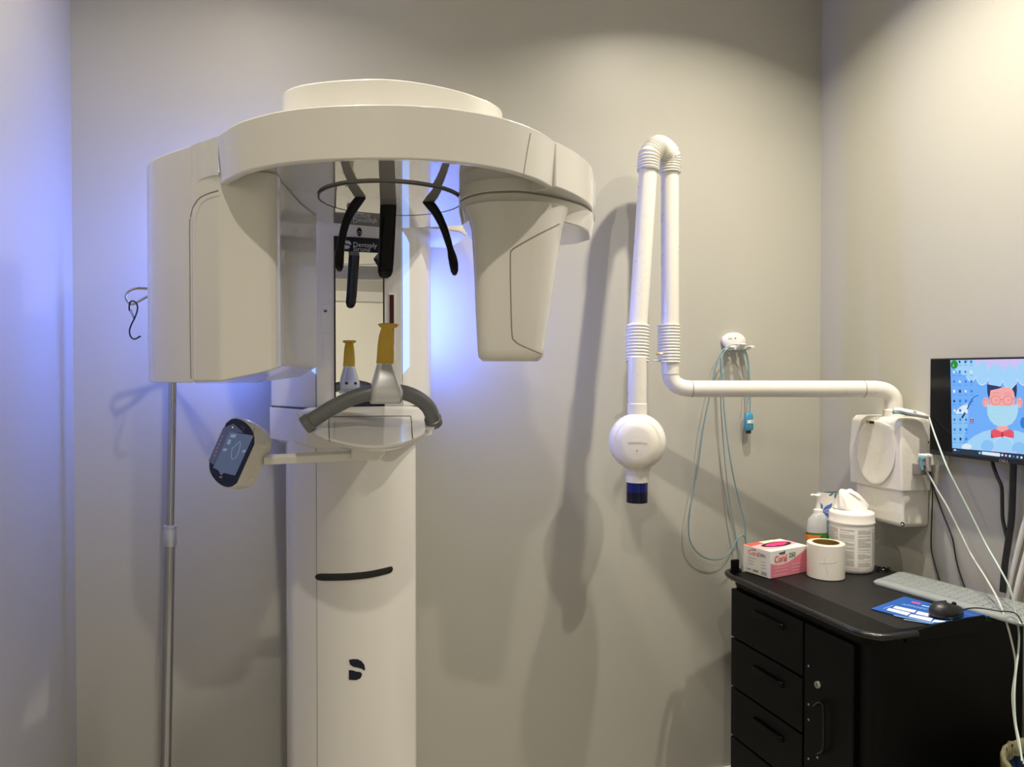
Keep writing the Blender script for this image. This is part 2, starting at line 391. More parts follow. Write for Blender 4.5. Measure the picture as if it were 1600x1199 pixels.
# --- black head supports
def support(name, pp, rads, D0, D1, flat, lbl=None):
    pts = [P(x, y, D=D0+(D1-D0)*i/(len(pp)-1)) for i, (x, y) in enumerate(pp)]
    pth = spline(pts, 6); k = len(rads)-1
    def r(t):
        i = min(k-1, int(t*k)); f = t*k-i; f = f*f*(3-2*f); return rads[i]*(1-f)+rads[i+1]*f
    bm = bmesh.new(); tube(bm, pth, r, 18, flat=flat, up=Fv); o = link(name, bm, BLACK, ring, angle=60)
    p0 = pts[0]; latheo('socket', [(.016, 0), (.0165, .003), (.013, .006)], (p0.x, p0.y, p0.z+.006), BLACKM, o, 24)
    return o
support('temple_support', [(566, 306), (550, 328), (540, 350), (534, 375), (530.5, 398), (530, 412), (531, 424)], [.0095, .0105, .0095, .0085, .008, .008, .0095, .0098, .0085, .004], 1.53, 1.50, .7)
support('temple_support', [(665, 312), (680, 330), (692, 353), (701, 380), (707, 403), (709.5, 417), (710.5, 430)], [.0095, .0105, .0095, .0085, .0078, .007, .0095, .0098, .0085, .004], 1.575, 1.55, .7)
support('forehead_support', [(607, 318), (606, 340), (605, 365), (604, 390), (603, 410), (602, 425), (602, 435)], [.018, .018, .0178, .0175, .0175, .0172, .0172, .0172, .017, .0165, .0135, .006], 1.60, 1.58, .35)
# --- column
xc = .205
bm = bmesh.new()
colo = [(xc-.178, 2.36), (xc-.178, 2.10), (xc-.172, 2.07), (xc-.155, 2.045), (xc-.09, 2.005), (xc, 1.99), (xc+.09, 2.005), (xc+.155, 2.045), (xc+.172, 2.07), (xc+.178, 2.10), (xc+.178, 2.36)]
colo = colo[:2]+[cl(v) for v in spline([(*p, 0) for p in colo[1:-1]], 6)][1:-1]+colo[-2:]
prism(bm, colo, .02, 1.40); link('column', bm, WHITE, m_, bevel=.003, angle=30)
boxo('base_plate', (xc-.22, 1.9, 0), (xc+.22, 2.38, .02), WHITE, m_, .005)
# column seam (vertical) at the left third
def col_y(x):
    best = min(range(len(colo)-1), key=lambda i: abs((colo[i][0]+colo[i+1][0])/2-x) if colo[i][1] < 2.12 else 9)
    a, b = colo[best], colo[best+1]; t = (x-a[0])/(b[0]-a[0]) if b[0] != a[0] else 0
    return a[1]+(b[1]-a[1])*t
xs = P(495, 900, Y=2.006).x
bm = bmesh.new(); tube(bm, [(xs, col_y(xs), .05), (xs, col_y(xs), 1.385)], .0009, 6); link('column_seam', bm, SOFTSEAM, m_)
# recessed dark grip strip
def oncol(v, off):
    p = P(v.x, v.y, Y=2.0)
    for _ in range(4): p = P(v.x, v.y, Y=col_y(p.x)-off)
    return p
mid = spline([Vector(p) for p in ((492, 902, 0), (520, 902.3, 0), (548, 901.3, 0), (576, 898.3, 0), (600, 893.3, 0), (614, 889.3, 0))], 8)
half = lambda t: 5.4*min(1, (1-abs(2*t-1)**10)**.5+.05)*(1.08-.1*t)
bm = bmesh.new(); secs = []
for i_, v in enumerate(mid):
    h_ = half(i_/(len(mid)-1)); secs.append([oncol(Vector((v.x, v.y+h_*q_, 0)), o_) for q_, o_ in ((-1, -.002), (-1, .0008), (-.9, .0014), (.9, .0014), (1, .0008), (1, -.002))])
loft(bm, secs)
link('grip_strip', bm, BLACKM, m_, angle=40)['label'] = 'dark curved grip strip across the column'
# split round emblem on the column
def emblem(nm, m, fn, par, s=1.0, x0=0, y0=0):
    A = [(0, 0), (6, -1.2), (14, -1), (20, 2), (24.5, 8), (25.5, 15), (24.5, 17), (20, 14), (14, 12.3), (7, 11), (2, 7.5)]
    B = [(0, 16), (6, 16.3), (12, 18.3), (17, 18.8), (20, 20.5), (20.8, 24), (18, 29), (12, 31.6), (6, 31.6), (0, 31)]
    for k, S in enumerate((A, B)):
        bm = bmesh.new(); pts = [Vector((x0+a*s, y0+b*s, 0)) for a, b in S]
        loft(bm, [[fn(v, -.0005) for v in pts], [fn(v, .0009) for v in pts]]); link(nm, bm, m, par, smooth=False)
emblem('emblem', NAVY, oncol, m_, 1.0, 545, 1031.5)
# --- carriage base block
xu = .213
def colshape(hw, hf, yf, ym, yb): # chamfered plan
    return [(xu-hw, yb), (xu-hw, ym+.02), (xu-hw+.012, ym-.005), (xu-hf-.02, yf+.008), (xu-hf, yf), (xu+hf, yf), (xu+hf+.02, yf+.008), (xu+hw-.012, ym-.005), (xu+hw, ym+.02), (xu+hw, yb)]
bm = bmesh.new()
sh = colshape(.229, .118, 1.965, 2.13, 2.3)
loft(bm, [[(xu+(p[0]-xu)*.86, p[1]+.02, 1.352) for p in sh], [(p[0], p[1]+.004, 1.366) for p in sh], [(p[0], p[1], 1.38) for p in sh], [(p[0], p[1], 1.453) for p in sh]])
cb = link('carriage_base', bm, WHITE, m_, bevel=.003, angle=25)
# --- upper column with its light grooves
bm = bmesh.new(); prism(bm, [(xu-.112, 2.3), (xu-.112, 1.98), (xu+.112, 1.98), (xu+.112, 2.3)], 1.457, 2.0)
uc = link('upper_column', bm, WHITE, m_, bevel=.003)
for s in (-1, 1):
    # side wings, split around the lit groove
    bm = bmesh.new()
    wg = [(xu+s*.1132, 2.3), (xu+s*.1132, 1.983), (xu+s*.142, 2.002), (xu+s*.21, 2.12), (xu+s*.225, 2.15), (xu+s*.225, 2.3)]
    prism(bm, wg, 1.457, 2.0)
    # groove cut: built as the missing front between z 1.56 and 1.93
    link('side_wing', bm, WHITE, uc, bevel=.003, angle=28)
    bm = bmesh.new(); gx0, gx1 = xu+s*.1135, xu+s*.134
    gpt = [(gx0, 1.545), (gx1, 1.565), (gx1, 1.90), (xu+s*.126, 1.915), (gx0, 1.93)]
    def gy(x): return 1.9805+max(0, abs(x-xu)-.113)*.55
    loft(bm, [[(x, 2.03, z) for x, z in gpt], [(x, gy(x)-.001, z) for x, z in gpt]])
    link('light_groove', bm, BLUEL, uc, smooth=False)['label'] = 'glowing pale blue groove beside the mirror'
    # rear light strips throwing blue light on the wall
    z0, z1 = (1.57, 1.93)
    y0_ = 2.20 if s < 0 else 2.26
    b_ = boxo('rear_light_strip', (xu+s*.226-.004, y0_, z0), (xu+s*.226+.004, y0_+.045, z1+(.08 if s < 0 else -.05)), BLUELG, uc)
    b_['label'] = 'blue light strip at the back edge of the column'
# horizontal gap between carriage base and upper column
bm = bmesh.new(); prism(bm, [(xu+(p[0]-xu)*.985, p[1]+.004) for p in sh], 1.4525, 1.4575); link('carriage_gap', bm, SEAM, m_)
# head block behind the ring
bm = bmesh.new(); hb = [(xu-.335, 2.36), (xu-.335, 2.14), (xu-.30, 2.08), (xu-.24, 2.05), (xu+.24, 2.05), (xu+.30, 2.08), (xu+.335, 2.14), (xu+.335, 2.36)]
loft(bm, [[(p[0]*1, p[1]+.0, 1.955) for p in hb], [(p[0], p[1], 2.06) for p in hb]]); link('head_block', bm, WHITE, m_, bevel=.006, angle=28)
b_ = boxo('rear_light_strip', (xu-.342, 2.28, 1.965), (xu-.336, 2.335, 2.055), BLUELG, m_)
b_['label'] = 'blue light strip at the back of the head block'
b_ = boxo('rear_light_strip', (xu-.325, 2.315, 2.060), (xu-.13, 2.335, 2.068), BLUELG, m_)
b_['label'] = 'blue light strip along the top of the head block'
# small upper window, badge, black header plate with lettering, mirror
ym = 1.9785
def quad(px0, py0, px1, py1, Y): return [P(px0, py0, Y=Y), P(px1, py0, Y=Y), P(px1, py1, Y=Y), P(px0, py1, Y=Y)]
def flatbox(name, px0, py0, px1, py1, Y, th, m, par, bevel=0):
    a = P(px0, (py0+py1)/2, Y=Y); b = P(px1, (py0+py1)/2, Y=Y); z1 = P((px0+px1)/2, py0, Y=Y).z; z0 = P((px0+px1)/2, py1, Y=Y).z
    return boxo(name, (a.x, Y, z0), (b.x, Y+th, z1), m, par, bevel)
mf = flatbox('mirror_frame', 522, 371, 601, 637, ym-.0005, .004, BLACKM, uc, .0008)
flatbox('mirror', 524.5, 394, 598.5, 621, ym-.0015, .002, MIRROR, mf)['label'] = 'narrow upright mirror on the column'
hp = flatbox('header_plate', 523, 371.5, 600.5, 394, ym-.0025, .002, NAVY, mf)
flatbox('foot_plate', 523, 622, 600, 635, ym-.002, .002, NAVY, mf)
flatbox('window_strip', 522, 335, 600, 350, ym-.001, .003, GREYGLASS, uc)
oc = P(561.5, 362.5, Y=ym-.001)
bm = bmesh.new(); loft(bm, [[(oc.x+.0065*math.cos(t*PI/12), oc.y+k, oc.z+.0115*math.sin(t*PI/12)) for t in range(24)] for k in (.002, 0)]); ob = link('badge', bm, NAVY, uc)
bm = bmesh.new(); lathe(bm, [(.003, 0), (.004, 0), (.004, .0006), (.003, .0006), (.003, 0)], (oc.x, oc.y-.0006, oc.z-.002), 16, axis=(0, 1, 0), cap=False); link('badge_mark', bm, LTXT, ob)
emblem('emblem', LTXT, lambda v, off: P(v.x, v.y, Y=ym-.0027-off*.5), hp, .40, 538.5, 376.5)
for s_, yy in (('Dentsply', 386), ('Sirona', 393)):
    o_ = P(551.5, yy-.6, Y=ym-.003); text('lettering', s_, .0175, o_, (1, 0, 0), (0, 0, 1), LTXT, hp)
# slot panel right of the mirror, access marks left
sl = flatbox('sensor_slot', 606.5, 458, 618, 563, ym+.0005, .003, MATTEW, uc, .001)
flatbox('slot_window', 608.8, 461, 615.5, 540, ym-.0005, .003, DARKR, sl)
sw = flatbox('service_cover', 502, 477, 517, 520, ym+.0005, .002, WHITE, uc, .0006)
flatbox('indicator_window', 506, 484.5, 511, 488, ym-.0003, .001, SEAM, sw)
flatbox('lower_service_cover', 505, 522, 516, 563, ym+.0008, .002, WHITE, uc, .0006)
# --- bite platform
yb_ = 1.70
lx, rx = P(468, 650, Y=1.68), P(688, 650, Y=1.68)
zb_ = P(580, 648, Y=1.70).z
fc = P(590, 697, Y=1.515)
front_c = [P(468, 651, Y=1.68), P(475, 664, Y=1.63), P(500, 680, Y=1.57), P(545, 692.5, Y=1.53), P(590, 696.5, Y=1.515), P(635, 690, Y=1.53), P(668, 675, Y=1.58), P(685, 661, Y=1.635), P(688, 651, Y=1.68)]
fs = spline(front_c, 6)
topl = fs+[Vector((rx.x+.004, 1.80, zb_+.004)), Vector((xu+.13, 1.965, zb_+.006)), Vector((xu-.13, 1.965, zb_+.006)), Vector((lx.x-.004, 1.80, zb_+.004))]
bm = bmesh.new()
def inn(p, k, dz): return Vector((xu+(p.x-xu)*k, 1.75+(p.y-1.75)*k, p.z+dz))
loft(bm, [[inn(p, .84, -.017) for p in topl], [inn(p, .96, -.010) for p in topl], [inn(p, .992, -.005) for p in topl], [p for p in topl]])
pf = link('bite_platform', bm, WHITE, m_, bevel=.0025, angle=28)
# tray seam lines on the top
surf_line('tray_seam', pf, [(515, 690), (514.5, 680), (514, 668), (514, 652)], .0012, SEAM, pf)
surf_line('tray_seam', pf, [(645, 686), (644, 676), (643, 660), (642, 651)], .0012, SEAM, pf)
surf_line('tray_seam', pf, [(514, 652), (550, 651), (600, 650.5), (642, 650.5)], .0012, SEAM, pf)
# --- grey hand bar on the platform
hbp = [(482, 661), (500, 649), (520, 637), (548, 623), (575, 615), (605, 611), (632, 614), (652, 622), (667, 634), (674, 646), (677, 657)]
hY = [1.60, 1.595, 1.59, 1.582, 1.575, 1.572, 1.578, 1.59, 1.60, 1.612, 1.625]
pts = [P(x, y, Y=Y) for (x, y), Y in zip(hbp, hY)]
hbar = tubeo('hand_bar', spline(pts, 6), .0165, GREYTUBE, m_, 24)
for p, q in ((pts[0], pts[1]), (pts[-1], pts[-2])):
    d = (q-p).normalized(); bm = bmesh.new(); lathe(bm, [(.016, -.01), (.0195, -.01), (.0195, .006), (.016, .008)], p, 28, axis=d); link('bar_collar', bm, GREYTUBE, hbar)
# yoke and chin rest
def yk(y, xl, xr, Yc, th, r=.012):
    a, b = P(xl, y, Y=Yc), P(xr, y, Y=Yc)
    return [(u, v, a.z*.5+b.z*.5) for u, v in rrect((a.x+b.x)/2, Yc, (b.x-a.x)/2, th, min(r, th*.9), 5)]
bm = bmesh.new()
loft(bm, [yk(631, 579, 626, 1.572, .014), yk(626, 577.5, 628, 1.572, .022), yk(612, 578, 628.5, 1.572, .024), yk(603, 580, 625, 1.572, .023), yk(590, 583.5, 621, 1.572, .018), yk(569, 589, 615, 1.572, .012)])
yo = link('yoke', bm, SATIN, m_, angle=50); yo['label'] = 'silver yoke that carries the chin rest'
bm = bmesh.new()
for px in (592, 612):
    q = P(px, 607, Y=1.597); lathe(bm, [(.0045, 0), (.0045, .002), (.003, .0025)], q, 14, axis=(0, 1, 0))
link('yoke_screw', bm, BLACKM, yo)
bm = bmesh.new()
cr = [(568.5, 588, 615, 1.572), (555, 589, 615.5, 1.572), (540, 590, 615, 1.571), (525, 592, 614.5, 1.567), (515, 595, 614, 1.560), (510, 598, 613.5, 1.553)]
loft(bm, [yk(y, a, b, Y, .007, .005) for y, a, b, Y in cr])
ch = link('chin_rest', bm, YELLOW, m_, angle=60); ch['label'] = 'mustard yellow chin rest'
c0 = P(607, 508, Y=1.548)
bm = bmesh.new(); loft(bm, [[(c0.x+a*math.cos(t*PI/14), c0.y+b*math.sin(t*PI/14), c0.z+z+.004*(math.cos(t*PI/14)**2)*0) for t in range(28)] for a, b, z in ((.016, .012, -.006), (.0215, .017, -.001), (.022, .0175, .001), (.018, .014, .003), (.002, .002, .0025))])
link('chin_cup', bm, YELLOW, ch)
# --- control panel on its arm
pa, pb, pc = P(590, 706, Y=1.80), P(556, 712, Y=1.72), P(414, 719, D=1.62)
bm = bmesh.new(); z0 = P(590, 712, Y=1.78).z
loft(bm, [[(p.x, p.y, p.z+dz) for p, dz in ((P(548, 719, Y=1.66), 0), (P(590, 720, Y=1.66), 0), (P(598, 716, Y=1.80), 0), (P(545, 716, Y=1.80), 0))], [(p.x, p.y, p.z) for p in (P(550, 702, Y=1.64), P(604, 697, Y=1.64), P(610, 694, Y=1.82), P(530, 699, Y=1.82))]])
br = link('arm_bracket', bm, WHITE, m_, bevel=.003)
bm = bmesh.new()
def armsec(px, yt, ym_, yb2, D):
    return [P(px, yt, D=D), P(px, ym_, D=D-.008), P(px, yb2, D=D), P(px, yb2, D=D+.03), P(px, yt, D=D+.03)]
loft(bm, [armsec(412, 711, 716, 727, 1.60), armsec(556, 704, 709, 720, 1.655)]); ar = link('panel_arm', bm, WHITE, m_, bevel=.002, angle=25)
# panel body
nrm = (-Fv*.80-Rv*.50+Uv*.20).normalized()
vdir = (Rv*.44+Uv*.90); vdir = (vdir-nrm*vdir.dot(nrm)).normalized(); udir = vdir.cross(nrm).normalized()
if udir.dot(Rv) < 0: udir = -udir
pc0 = P(362.5, 707.5, D=1.60)
def panel(u, v, w=0): return pc0+udir*u+vdir*v+nrm*w
hu, hv = .059, .061
def outl2(ku, kv, w, bul=.014):
    out = []
    ang = 24
    # right side straight, top and bottom bowed
    for k in range(13):
        t = -1+2*k/12; out.append(panel(hu*ku*t, -(hv*kv-0.0)-bul*(1-t*t)+.012*(abs(t)**6), w))
    for k in range(13):
        t = 1-2*k/12; out.append(panel(hu*ku*t, (hv*kv)+bul*(1-t*t)-.012*(abs(t)**6), w))
    return out
bm = bmesh.new(); loft(bm, [outl2(.86, .88, -.050), outl2(.985, .985, -.030), outl2(1, 1, -.024), outl2(1, 1, -.001), outl2(.98, .985, .001)])
cp = link('control_panel', bm, WHITE2, ar, angle=35)
bm = bmesh.new(); loft(bm, [outl2(.95, .955, .0005), outl2(.95, .955, .002)]); fg = link('panel_glass', bm, NAVY, ar, smooth=False)
SCR = em('panel_screen_glow', (.065, .085, .14), 1.0); SCR2 = em('panel_screen_light', (.16, .23, .31), 1.0); SCR3 = em('panel_screen_dark', (.045, .05, .085), 1.0)
PRD = em('panel_screen_red', (.20, .12, .14), 1.0)
LEDG = em('green_led', (.5, .9, .2), 1.5)
def onp(px, py, off):
    d = Fv+Rv*((px-800)/FPX)+Uv*((599.5-py)/FPX); t = (pc0+nrm*off-CAM).dot(nrm)/d.dot(nrm); return CAM+d*t
def cpx(a, b): return (310+a/8.563, 640+b/8.563)
bm = bmesh.new()
poly(bm, [onp(*cpx(a, b), .0024) for a, b in ((470, 190), (610, 315), (415, 300), (205, 745), (135, 690), (330, 250))], 2)
poly(bm, [onp(*cpx(a, b), .0027) for a, b in ((415, 295), (738, 352), (492, 885), (340, 850), (305, 885), (265, 815), (195, 780))], 0)
ring_pts = [Vector((cpx(a, b)[0], cpx(a, b)[1], 0)) for a, b in ((455, 520), (480, 500), (560, 430), (540, 560), (500, 640), (450, 665), (440, 600))]
for a, b, c, d in ((400, 400, 440, 470), (340, 520, 390, 560), (440, 330, 510, 380), (600, 540, 640, 580)):
    poly(bm, [onp(*cpx(x, y), .0029) for x, y in ((a, b), (c, b+6), (c-20, d), (a-20, d-6))], 1)
pp = spline(ring_pts, 4, True)
for p, q in zip(pp, pp[1:]+pp[:1]):
    t = Vector((-(q-p).y, (q-p).x, 0)).normalized()*.5
    poly(bm, [onp(v.x, v.y, .003) for v in (p+t, q+t, q-t, p-t)], 1)
for k in range(6):
    a, b = 215+k*20, 600-k*50; poly(bm, [onp(*cpx(x, y), .003) for x, y in ((a, b), (a+14, b+3), (a+4, b+30), (a-10, b+27))], 3)
sc = link('touch_screen', bm, [SCR, SCR2, SCR3, PRD], fg, smooth=False); sc['label'] = 'lit touch screen with a jaw drawing'
q = onp(*cpx(459, 240), .0022); latheo('status_light', [(.0014, 0), (.0012, .0008)], q, LEDG, fg, 12, axis=nrm)
for a, b in ((580, 228), (612, 240), (600, 268), (745, 262), (738, 292)):
    bm = bmesh.new(); poly(bm, [onp(*cpx(x, y), .0023) for x, y in ((a-8, b-7), (a+10, b-5), (a+6, b+8), (a-11, b+6))]); link('button_mark', bm, GREYTXT, fg, smooth=False)
bm = bmesh.new(); poly(bm, [onp(*cpx(x, y), .0023) for x, y in ((285, 890), (325, 895), (315, 925), (270, 915))])
link('button_mark', bm, GREYTXT, fg, smooth=False)

# ================================================================ wall mounted intraoral x-ray unit
iu = thing('intraoral_x_ray_unit', 'white wall mounted dental x-ray head on a jointed tube arm beside the large machine', 'x-ray unit', (2.0, 2.0, 1.2))
# wall box
bm = bmesh.new()
def bsec(z, xf, y0, y1, dx=0): return [(xf, y1, z), (xf, y0, z), (XR-.03, y0-.012, z), (XR-.001, y0-.012, z), (XR-.001, y1+.005, z), (XR-.04, y1+.005, z)]
loft(bm, [bsec(1.040, 1.958, 1.905, 2.095), bsec(1.05, 1.952, 1.897, 2.10), bsec(1.165, 1.952, 1.895, 2.10)])
wb2 = link('wall_box_lower', bm, WHITE2, iu, bevel=.006, angle=25)
bm = bmesh.new()
loft(bm, [bsec(1.160, 1.940, 1.888, 2.117), bsec(1.28, 1.934, 1.888, 2.117), bsec(1.385, 1.940, 1.893, 2.112), bsec(1.400, 1.952, 1.90, 2.105)])
wb = link('wall_box', bm, WHITE2, iu, bevel=.006, angle=25)
# oval dish on the front of the box
ov = [(1383, 663), (1395, 672), (1399, 700), (1396, 728), (1385, 748), (1370, 757), (1354, 751), (1343, 732), (1338, 705), (1343, 680), (1352, 663), (1366, 658)]
ovp = spline([Vector((a, b, 0)) for a, b in ov], 5, True)
cxo, cyo = 1369, 707
bm = bmesh.new(); rings = []
for k, xx in ((1.03, 1.938), (1.0, 1.9318), (.97, 1.9312), (.88, 1.9325), (.5, 1.9345)):
    rings.append([P(cxo+(v.x-cxo)*k, cyo+(v.y-cyo)*k, X=xx) for v in ovp])
loft(bm, rings); link('oval_cover', bm, WHITE2, wb, angle=60)
q = [P(x, y, X=1.9330) for x, y in ((1355, 657.5), (1366.5, 658.5), (1366.5, 662.5), (1355, 661.5))]
plate('warning_label', q, (-1, 0, 0), .003, DTXT, wb); plate('warning_symbol', [P(x, y, X=1.9295) for x, y in ((1355.3, 658), (1358, 658.3), (1358, 662), (1355.3, 661.6))], (-1, 0, 0), .0006, YELLOW, wb)
q = P(1410.5, 819.5, X=1.951); latheo('round_logo', [(.0075, 0), (.0075, .001), (.007, .0012)], q, NAVY, wb2, 24, axis=(-1, 0, 0))
plate('logo_mark', [q+Vector((-.0014, a, b)) for a, b in ((.004, -.003), (-.004, -.003), (-.003, .003), (-.001, 0), (0, .003), (.002, 0), (.003, .002))], (-1, 0, 0), .0004, WHITEP, wb2)
# horizontal extension arm
A0 = P(1396, 655, X=1.992); A1 = Vector((A0.x, A0.y, P(1396, 608, X=1.992).z))
B1 = P(1047, 608.5, D=2.53); B1.z = A1.z
armr = .0285
pthA = fillet([A0, A1, B1, Vector((B1.x, B1.y, B1.z+.12))], .075, 14)
tubeo('extension_arm', pthA, armr, WHITE2, iu, 28)
latheo('arm_base_collar', [(.034, -.012), (.034, .022), (.031, .026)], (A0.x, A0.y, 1.40), WHITE2, iu, 28)
d_ = (B1-A1).normalized()
for q in (A1+d_*.10, B1-d_*.075):
    bm = bmesh.new(); lathe(bm, [(armr+.0006, -.0012), (armr+.0012, 0), (armr+.0006, .0012)], q, 28, axis=d_)
    link('arm_joint_ring', bm, SOFTSEAM, iu)
# upright tubes with the folded top
rb = P(1046, 540, D=2.53); rt = P(1046.5, 268, D=2.53); lt = P(1013, 262, D=2.46); lb = P(996.5, 515, D=2.42); lq = P(996, 560, D=2.41)
tubeo('lower_scissor_arm', [Vector((B1.x, B1.y, B1.z+.05)), rt], .0305, WHITE2, iu, 28)
tubeo('upper_scissor_arm', [lt, lb], .0305, WHITE2, iu, 28)
def bellows(name, pth, r0, dr, step, parent=iu):
    pth = resample(pth, step/6); bm = bmesh.new()
    N = len(pth)
    tube(bm, pth, lambda t: r0+dr*(.5+.5*math.cos(t*(N-1)/6*2*PI))**.6, 28); return link(name, bm, WHITE2, parent, angle=80)
topm = P(1029, 229, D=2.49)
upv = (rt-Vector((B1.x, B1.y, B1.z))).normalized(); upl = (lt-lb).normalized()
ubend = spline([rt-upv*.005, rt+upv*.04, P(1043, 239, D=2.52), topm, P(1017, 239, D=2.47), lt+upl*.035, lt-upl*.012], 10)
bellows('top_bellows', ubend, .0325, .0055, .0095)
bellows('right_bellows', [P(1045, 566, D=2.53), P(1045, 508, D=2.53)], .035, .0045, .0105)
bellows('left_bellows', [P(995.5, 565, D=2.41), P(996.5, 508, D=2.42)], .035, .0045, .0105)
cp_ = P(1029, 553, D=2.49); tubeo('brass_stop_pin', [cp_, P(1036, 553.5, D=2.51)], .005, MATTEW, iu, 14)
tubeo('pin_tip', [P(1026, 553, D=2.488), cp_], .0042, YELLOW, iu, 12)
tubeo('release_lever', [P(1020, 564, D=2.50), P(1030, 563.5, D=2.52)], .0025, MATTEW, iu, 10)
# neck and head
hc = P(995.5, 690, D=2.40)
nt_ = P(995.5, 560, D=2.40)
bm = bmesh.new(); lathe(bm, [(.0305, nt_.z-hc.z), (.0305, .125), (.032, .123), (.032, .04)], hc, 32); link('head_neck', bm, WHITE2, iu)
toC = (CAM-hc); toC.z = 0; toC.normalize()
rh = 44.5/FPX*2.40
bm = bmesh.new(); lathe(bm, [(.001, -.075), (.03, -.073), (.06, -.062), (.08, -.042), (.0905, -.015), (rh, .008), (rh-.002, .028), (.086, .04), (.078, .0485), (.074, .052)], hc, 56, axis=toC); hd = link('x_ray_head', bm, WHITE2, iu, angle=70)
# face cover: an egg shape on the front
side = Vector((toC.y, -toC.x, 0)); side = side if side.dot(Rv) > 0 else -side
egg = []
for k in range(48):
    a = 2*PI*k/48; s_, c_ = math.sin(a), math.cos(a)
    egg.append((.0685*s_*(1-.02*c_), .080*c_-.004))
bm = bmesh.new(); loft(bm, [[hc+side*(x*k)+Vector((0, 0, z*k))+toC*w_ for x, z in egg] for k, w_ in ((1.0, .030), (1.0, .048), (.96, .056), (.6, .0605), (.02, .062))])
fcv = link('head_face', bm, WHITE2, hd, angle=70)
text('lettering', 'HELIODENT plus', .0088, hc+toC*.0622+side*-.029+Vector((0, 0, -.002)), side, (0, 0, 1), LABELG, hd, sx=.95)
latheo('indicator_light', [(.0021, 0), (.0018, .001)], hc+toC*.0612+Vector((0, 0, -.024)), SEAM, hd, 12, axis=toC)
bm = bmesh.new(); lathe(bm, [(.036, -.137+.005), (.0365, -.118), (.038, -.10), (.044, -.085), (.052, -.07)], hc, 36); link('cone_neck', bm, WHITE2, hd, angle=60)
zc0 = P(993, 785, D=2.40).z-hc.z; zc1 = P(993, 748, D=2.40).z-hc.z
zm = zc0+.035
bm = bmesh.new(); lathe(bm, [(.0345, zm), (.0345, -.12)], hc, 40); col = link('collimator', bm, COBALT, iu); col['label'] = 'cobalt blue collimator tube'
bm = bmesh.new(); lathe(bm, [(.031, zc0+.003), (.0345, zc0), (.0346, zm)], hc, 40); link('collimator_tip', bm, COBALTD, col)

# ================================================================ drip stand with hook
yp = 2.25
pole_top = P(272.5, 447, Y=yp); pole_mid = P(265.5, 842, Y=yp); pole_bot = P(259, 1199, Y=yp)
dirp = (pole_bot-pole_mid).normalized(); foot = pole_mid+dirp*((pole_mid.z-.09)/-dirp.z)
st = thing('drip_stand', 'chrome telescopic drip stand with wire hook loops behind the left housing', 'drip stand', (foot.x, foot.y, 0))
tubeo('upper_pole', [pole_mid, pole_top], .0105, CHROME, st, 24)
tubeo('lower_pole', [foot, pole_mid+(pole_top-pole_mid).normalized()*.01], .0142, CHROME, st, 24)
du = (pole_top-pole_mid).normalized()
c1 = P(265.8, 838, Y=yp)
bm = bmesh.new(); lathe(bm, [(.0165, -.028), (.0178, -.026), (.0178, .018), (.0165, .02), (.0165, .023), (.0178, .024), (.0175, .03), (.0125, .031)], c1, 28, axis=du); link('locking_collar', bm, SATIN, st)
latheo('top_cap', [(.012, -.02), (.0125, .0), (.010, .010), (.001, .013)], pole_top, BLACKM, st, 20, axis=du)
hk = [(272, 452, yp), (228, 451, yp-.01), (212, 451, yp-.013), (201, 455.5, yp-.013), (196.5, 463, yp-.013), (198.5, 470, yp-.013), (205, 475.5, yp-.013), (213, 473, yp-.012), (228, 464.5, yp-.01), (260, 448, yp-.002), (272, 447, yp)]
tubeo('hook_loop', spline([P(a, b, Y=c) for a, b, c in hk], 6), .0036, CHROME, st, 12)
hk2 = [(272, 452, yp), (310, 462, yp-.03), (330, 470, yp-.05), (338, 482, yp-.05), (330, 490, yp-.05), (318, 484, yp-.04), (290, 462, yp-.01), (272, 450, yp)]
tubeo('hook_loop', spline([P(a, b, Y=c) for a, b, c in hk2], 6), .0036, CHROME, st, 12)
bm = bmesh.new(); lathe(bm, [(.02, -.01), (.03, -.008), (.03, .03), (.018, .04)], (foot.x, foot.y, .08), 24); link('base_hub', bm, BLACKM, st)
for k in range(5):
    a = k*2*PI/5+PI/2+.3; rr_ = .20 if math.sin(a) < .2 else .095
    e = Vector((foot.x+math.cos(a)*rr_, foot.y+math.sin(a)*rr_, .05))
    lg = tubeo('leg', [(foot.x, foot.y, .09), ((foot.x+e.x)/2, (foot.y+e.y)/2, .075), e], .010, SATIN, st, 12)
    bm = bmesh.new(); lathe(bm, [(.022, -.009), (.025, -.005), (.025, .005), (.022, .009)], (e.x, e.y, .025), 20, axis=(math.sin(a), -math.cos(a), 0)); link('caster', bm, BLACKM, lg)
# black hook hanging from the loop
hy = yp-.013
hkp = [(213, 471, hy+.006), (207, 469.5, hy-.006), (203, 473, hy-.006), (201.5, 479, hy), (202, 486, hy)]
hp2 = [(202.3, 486), (202, 479), (203.5, 472.5), (208, 470.5), (213, 474), (215, 480.5), (213.5, 489), (210, 498), (205, 508), (202.5, 517), (204, 526), (209.5, 530), (214.5, 528.5), (218, 526), (220, 527)]
hpt = [P(a, b, Y=hy-.004) for a, b in hp2]; hpt[3] = P(208, 470.5, Y=hy+.0)
hook = setp(tubeo('snap_hook', spline(hpt, 6), .0021, BLACK, None, 10), 'black metal snap hook hanging from the chrome stand loop', 'hook')
bm = bmesh.new(); tube(bm, [P(202.5, 485, Y=hy-.004), P(205, 484, Y=hy-.004), P(210, 497, Y=hy-.004)], .0009, 8); tube(bm, [P(202.5, 485, Y=hy-.004), P(209, 498, Y=hy-.004)], .0009, 8)
link('gate', bm, BLACK, hook)

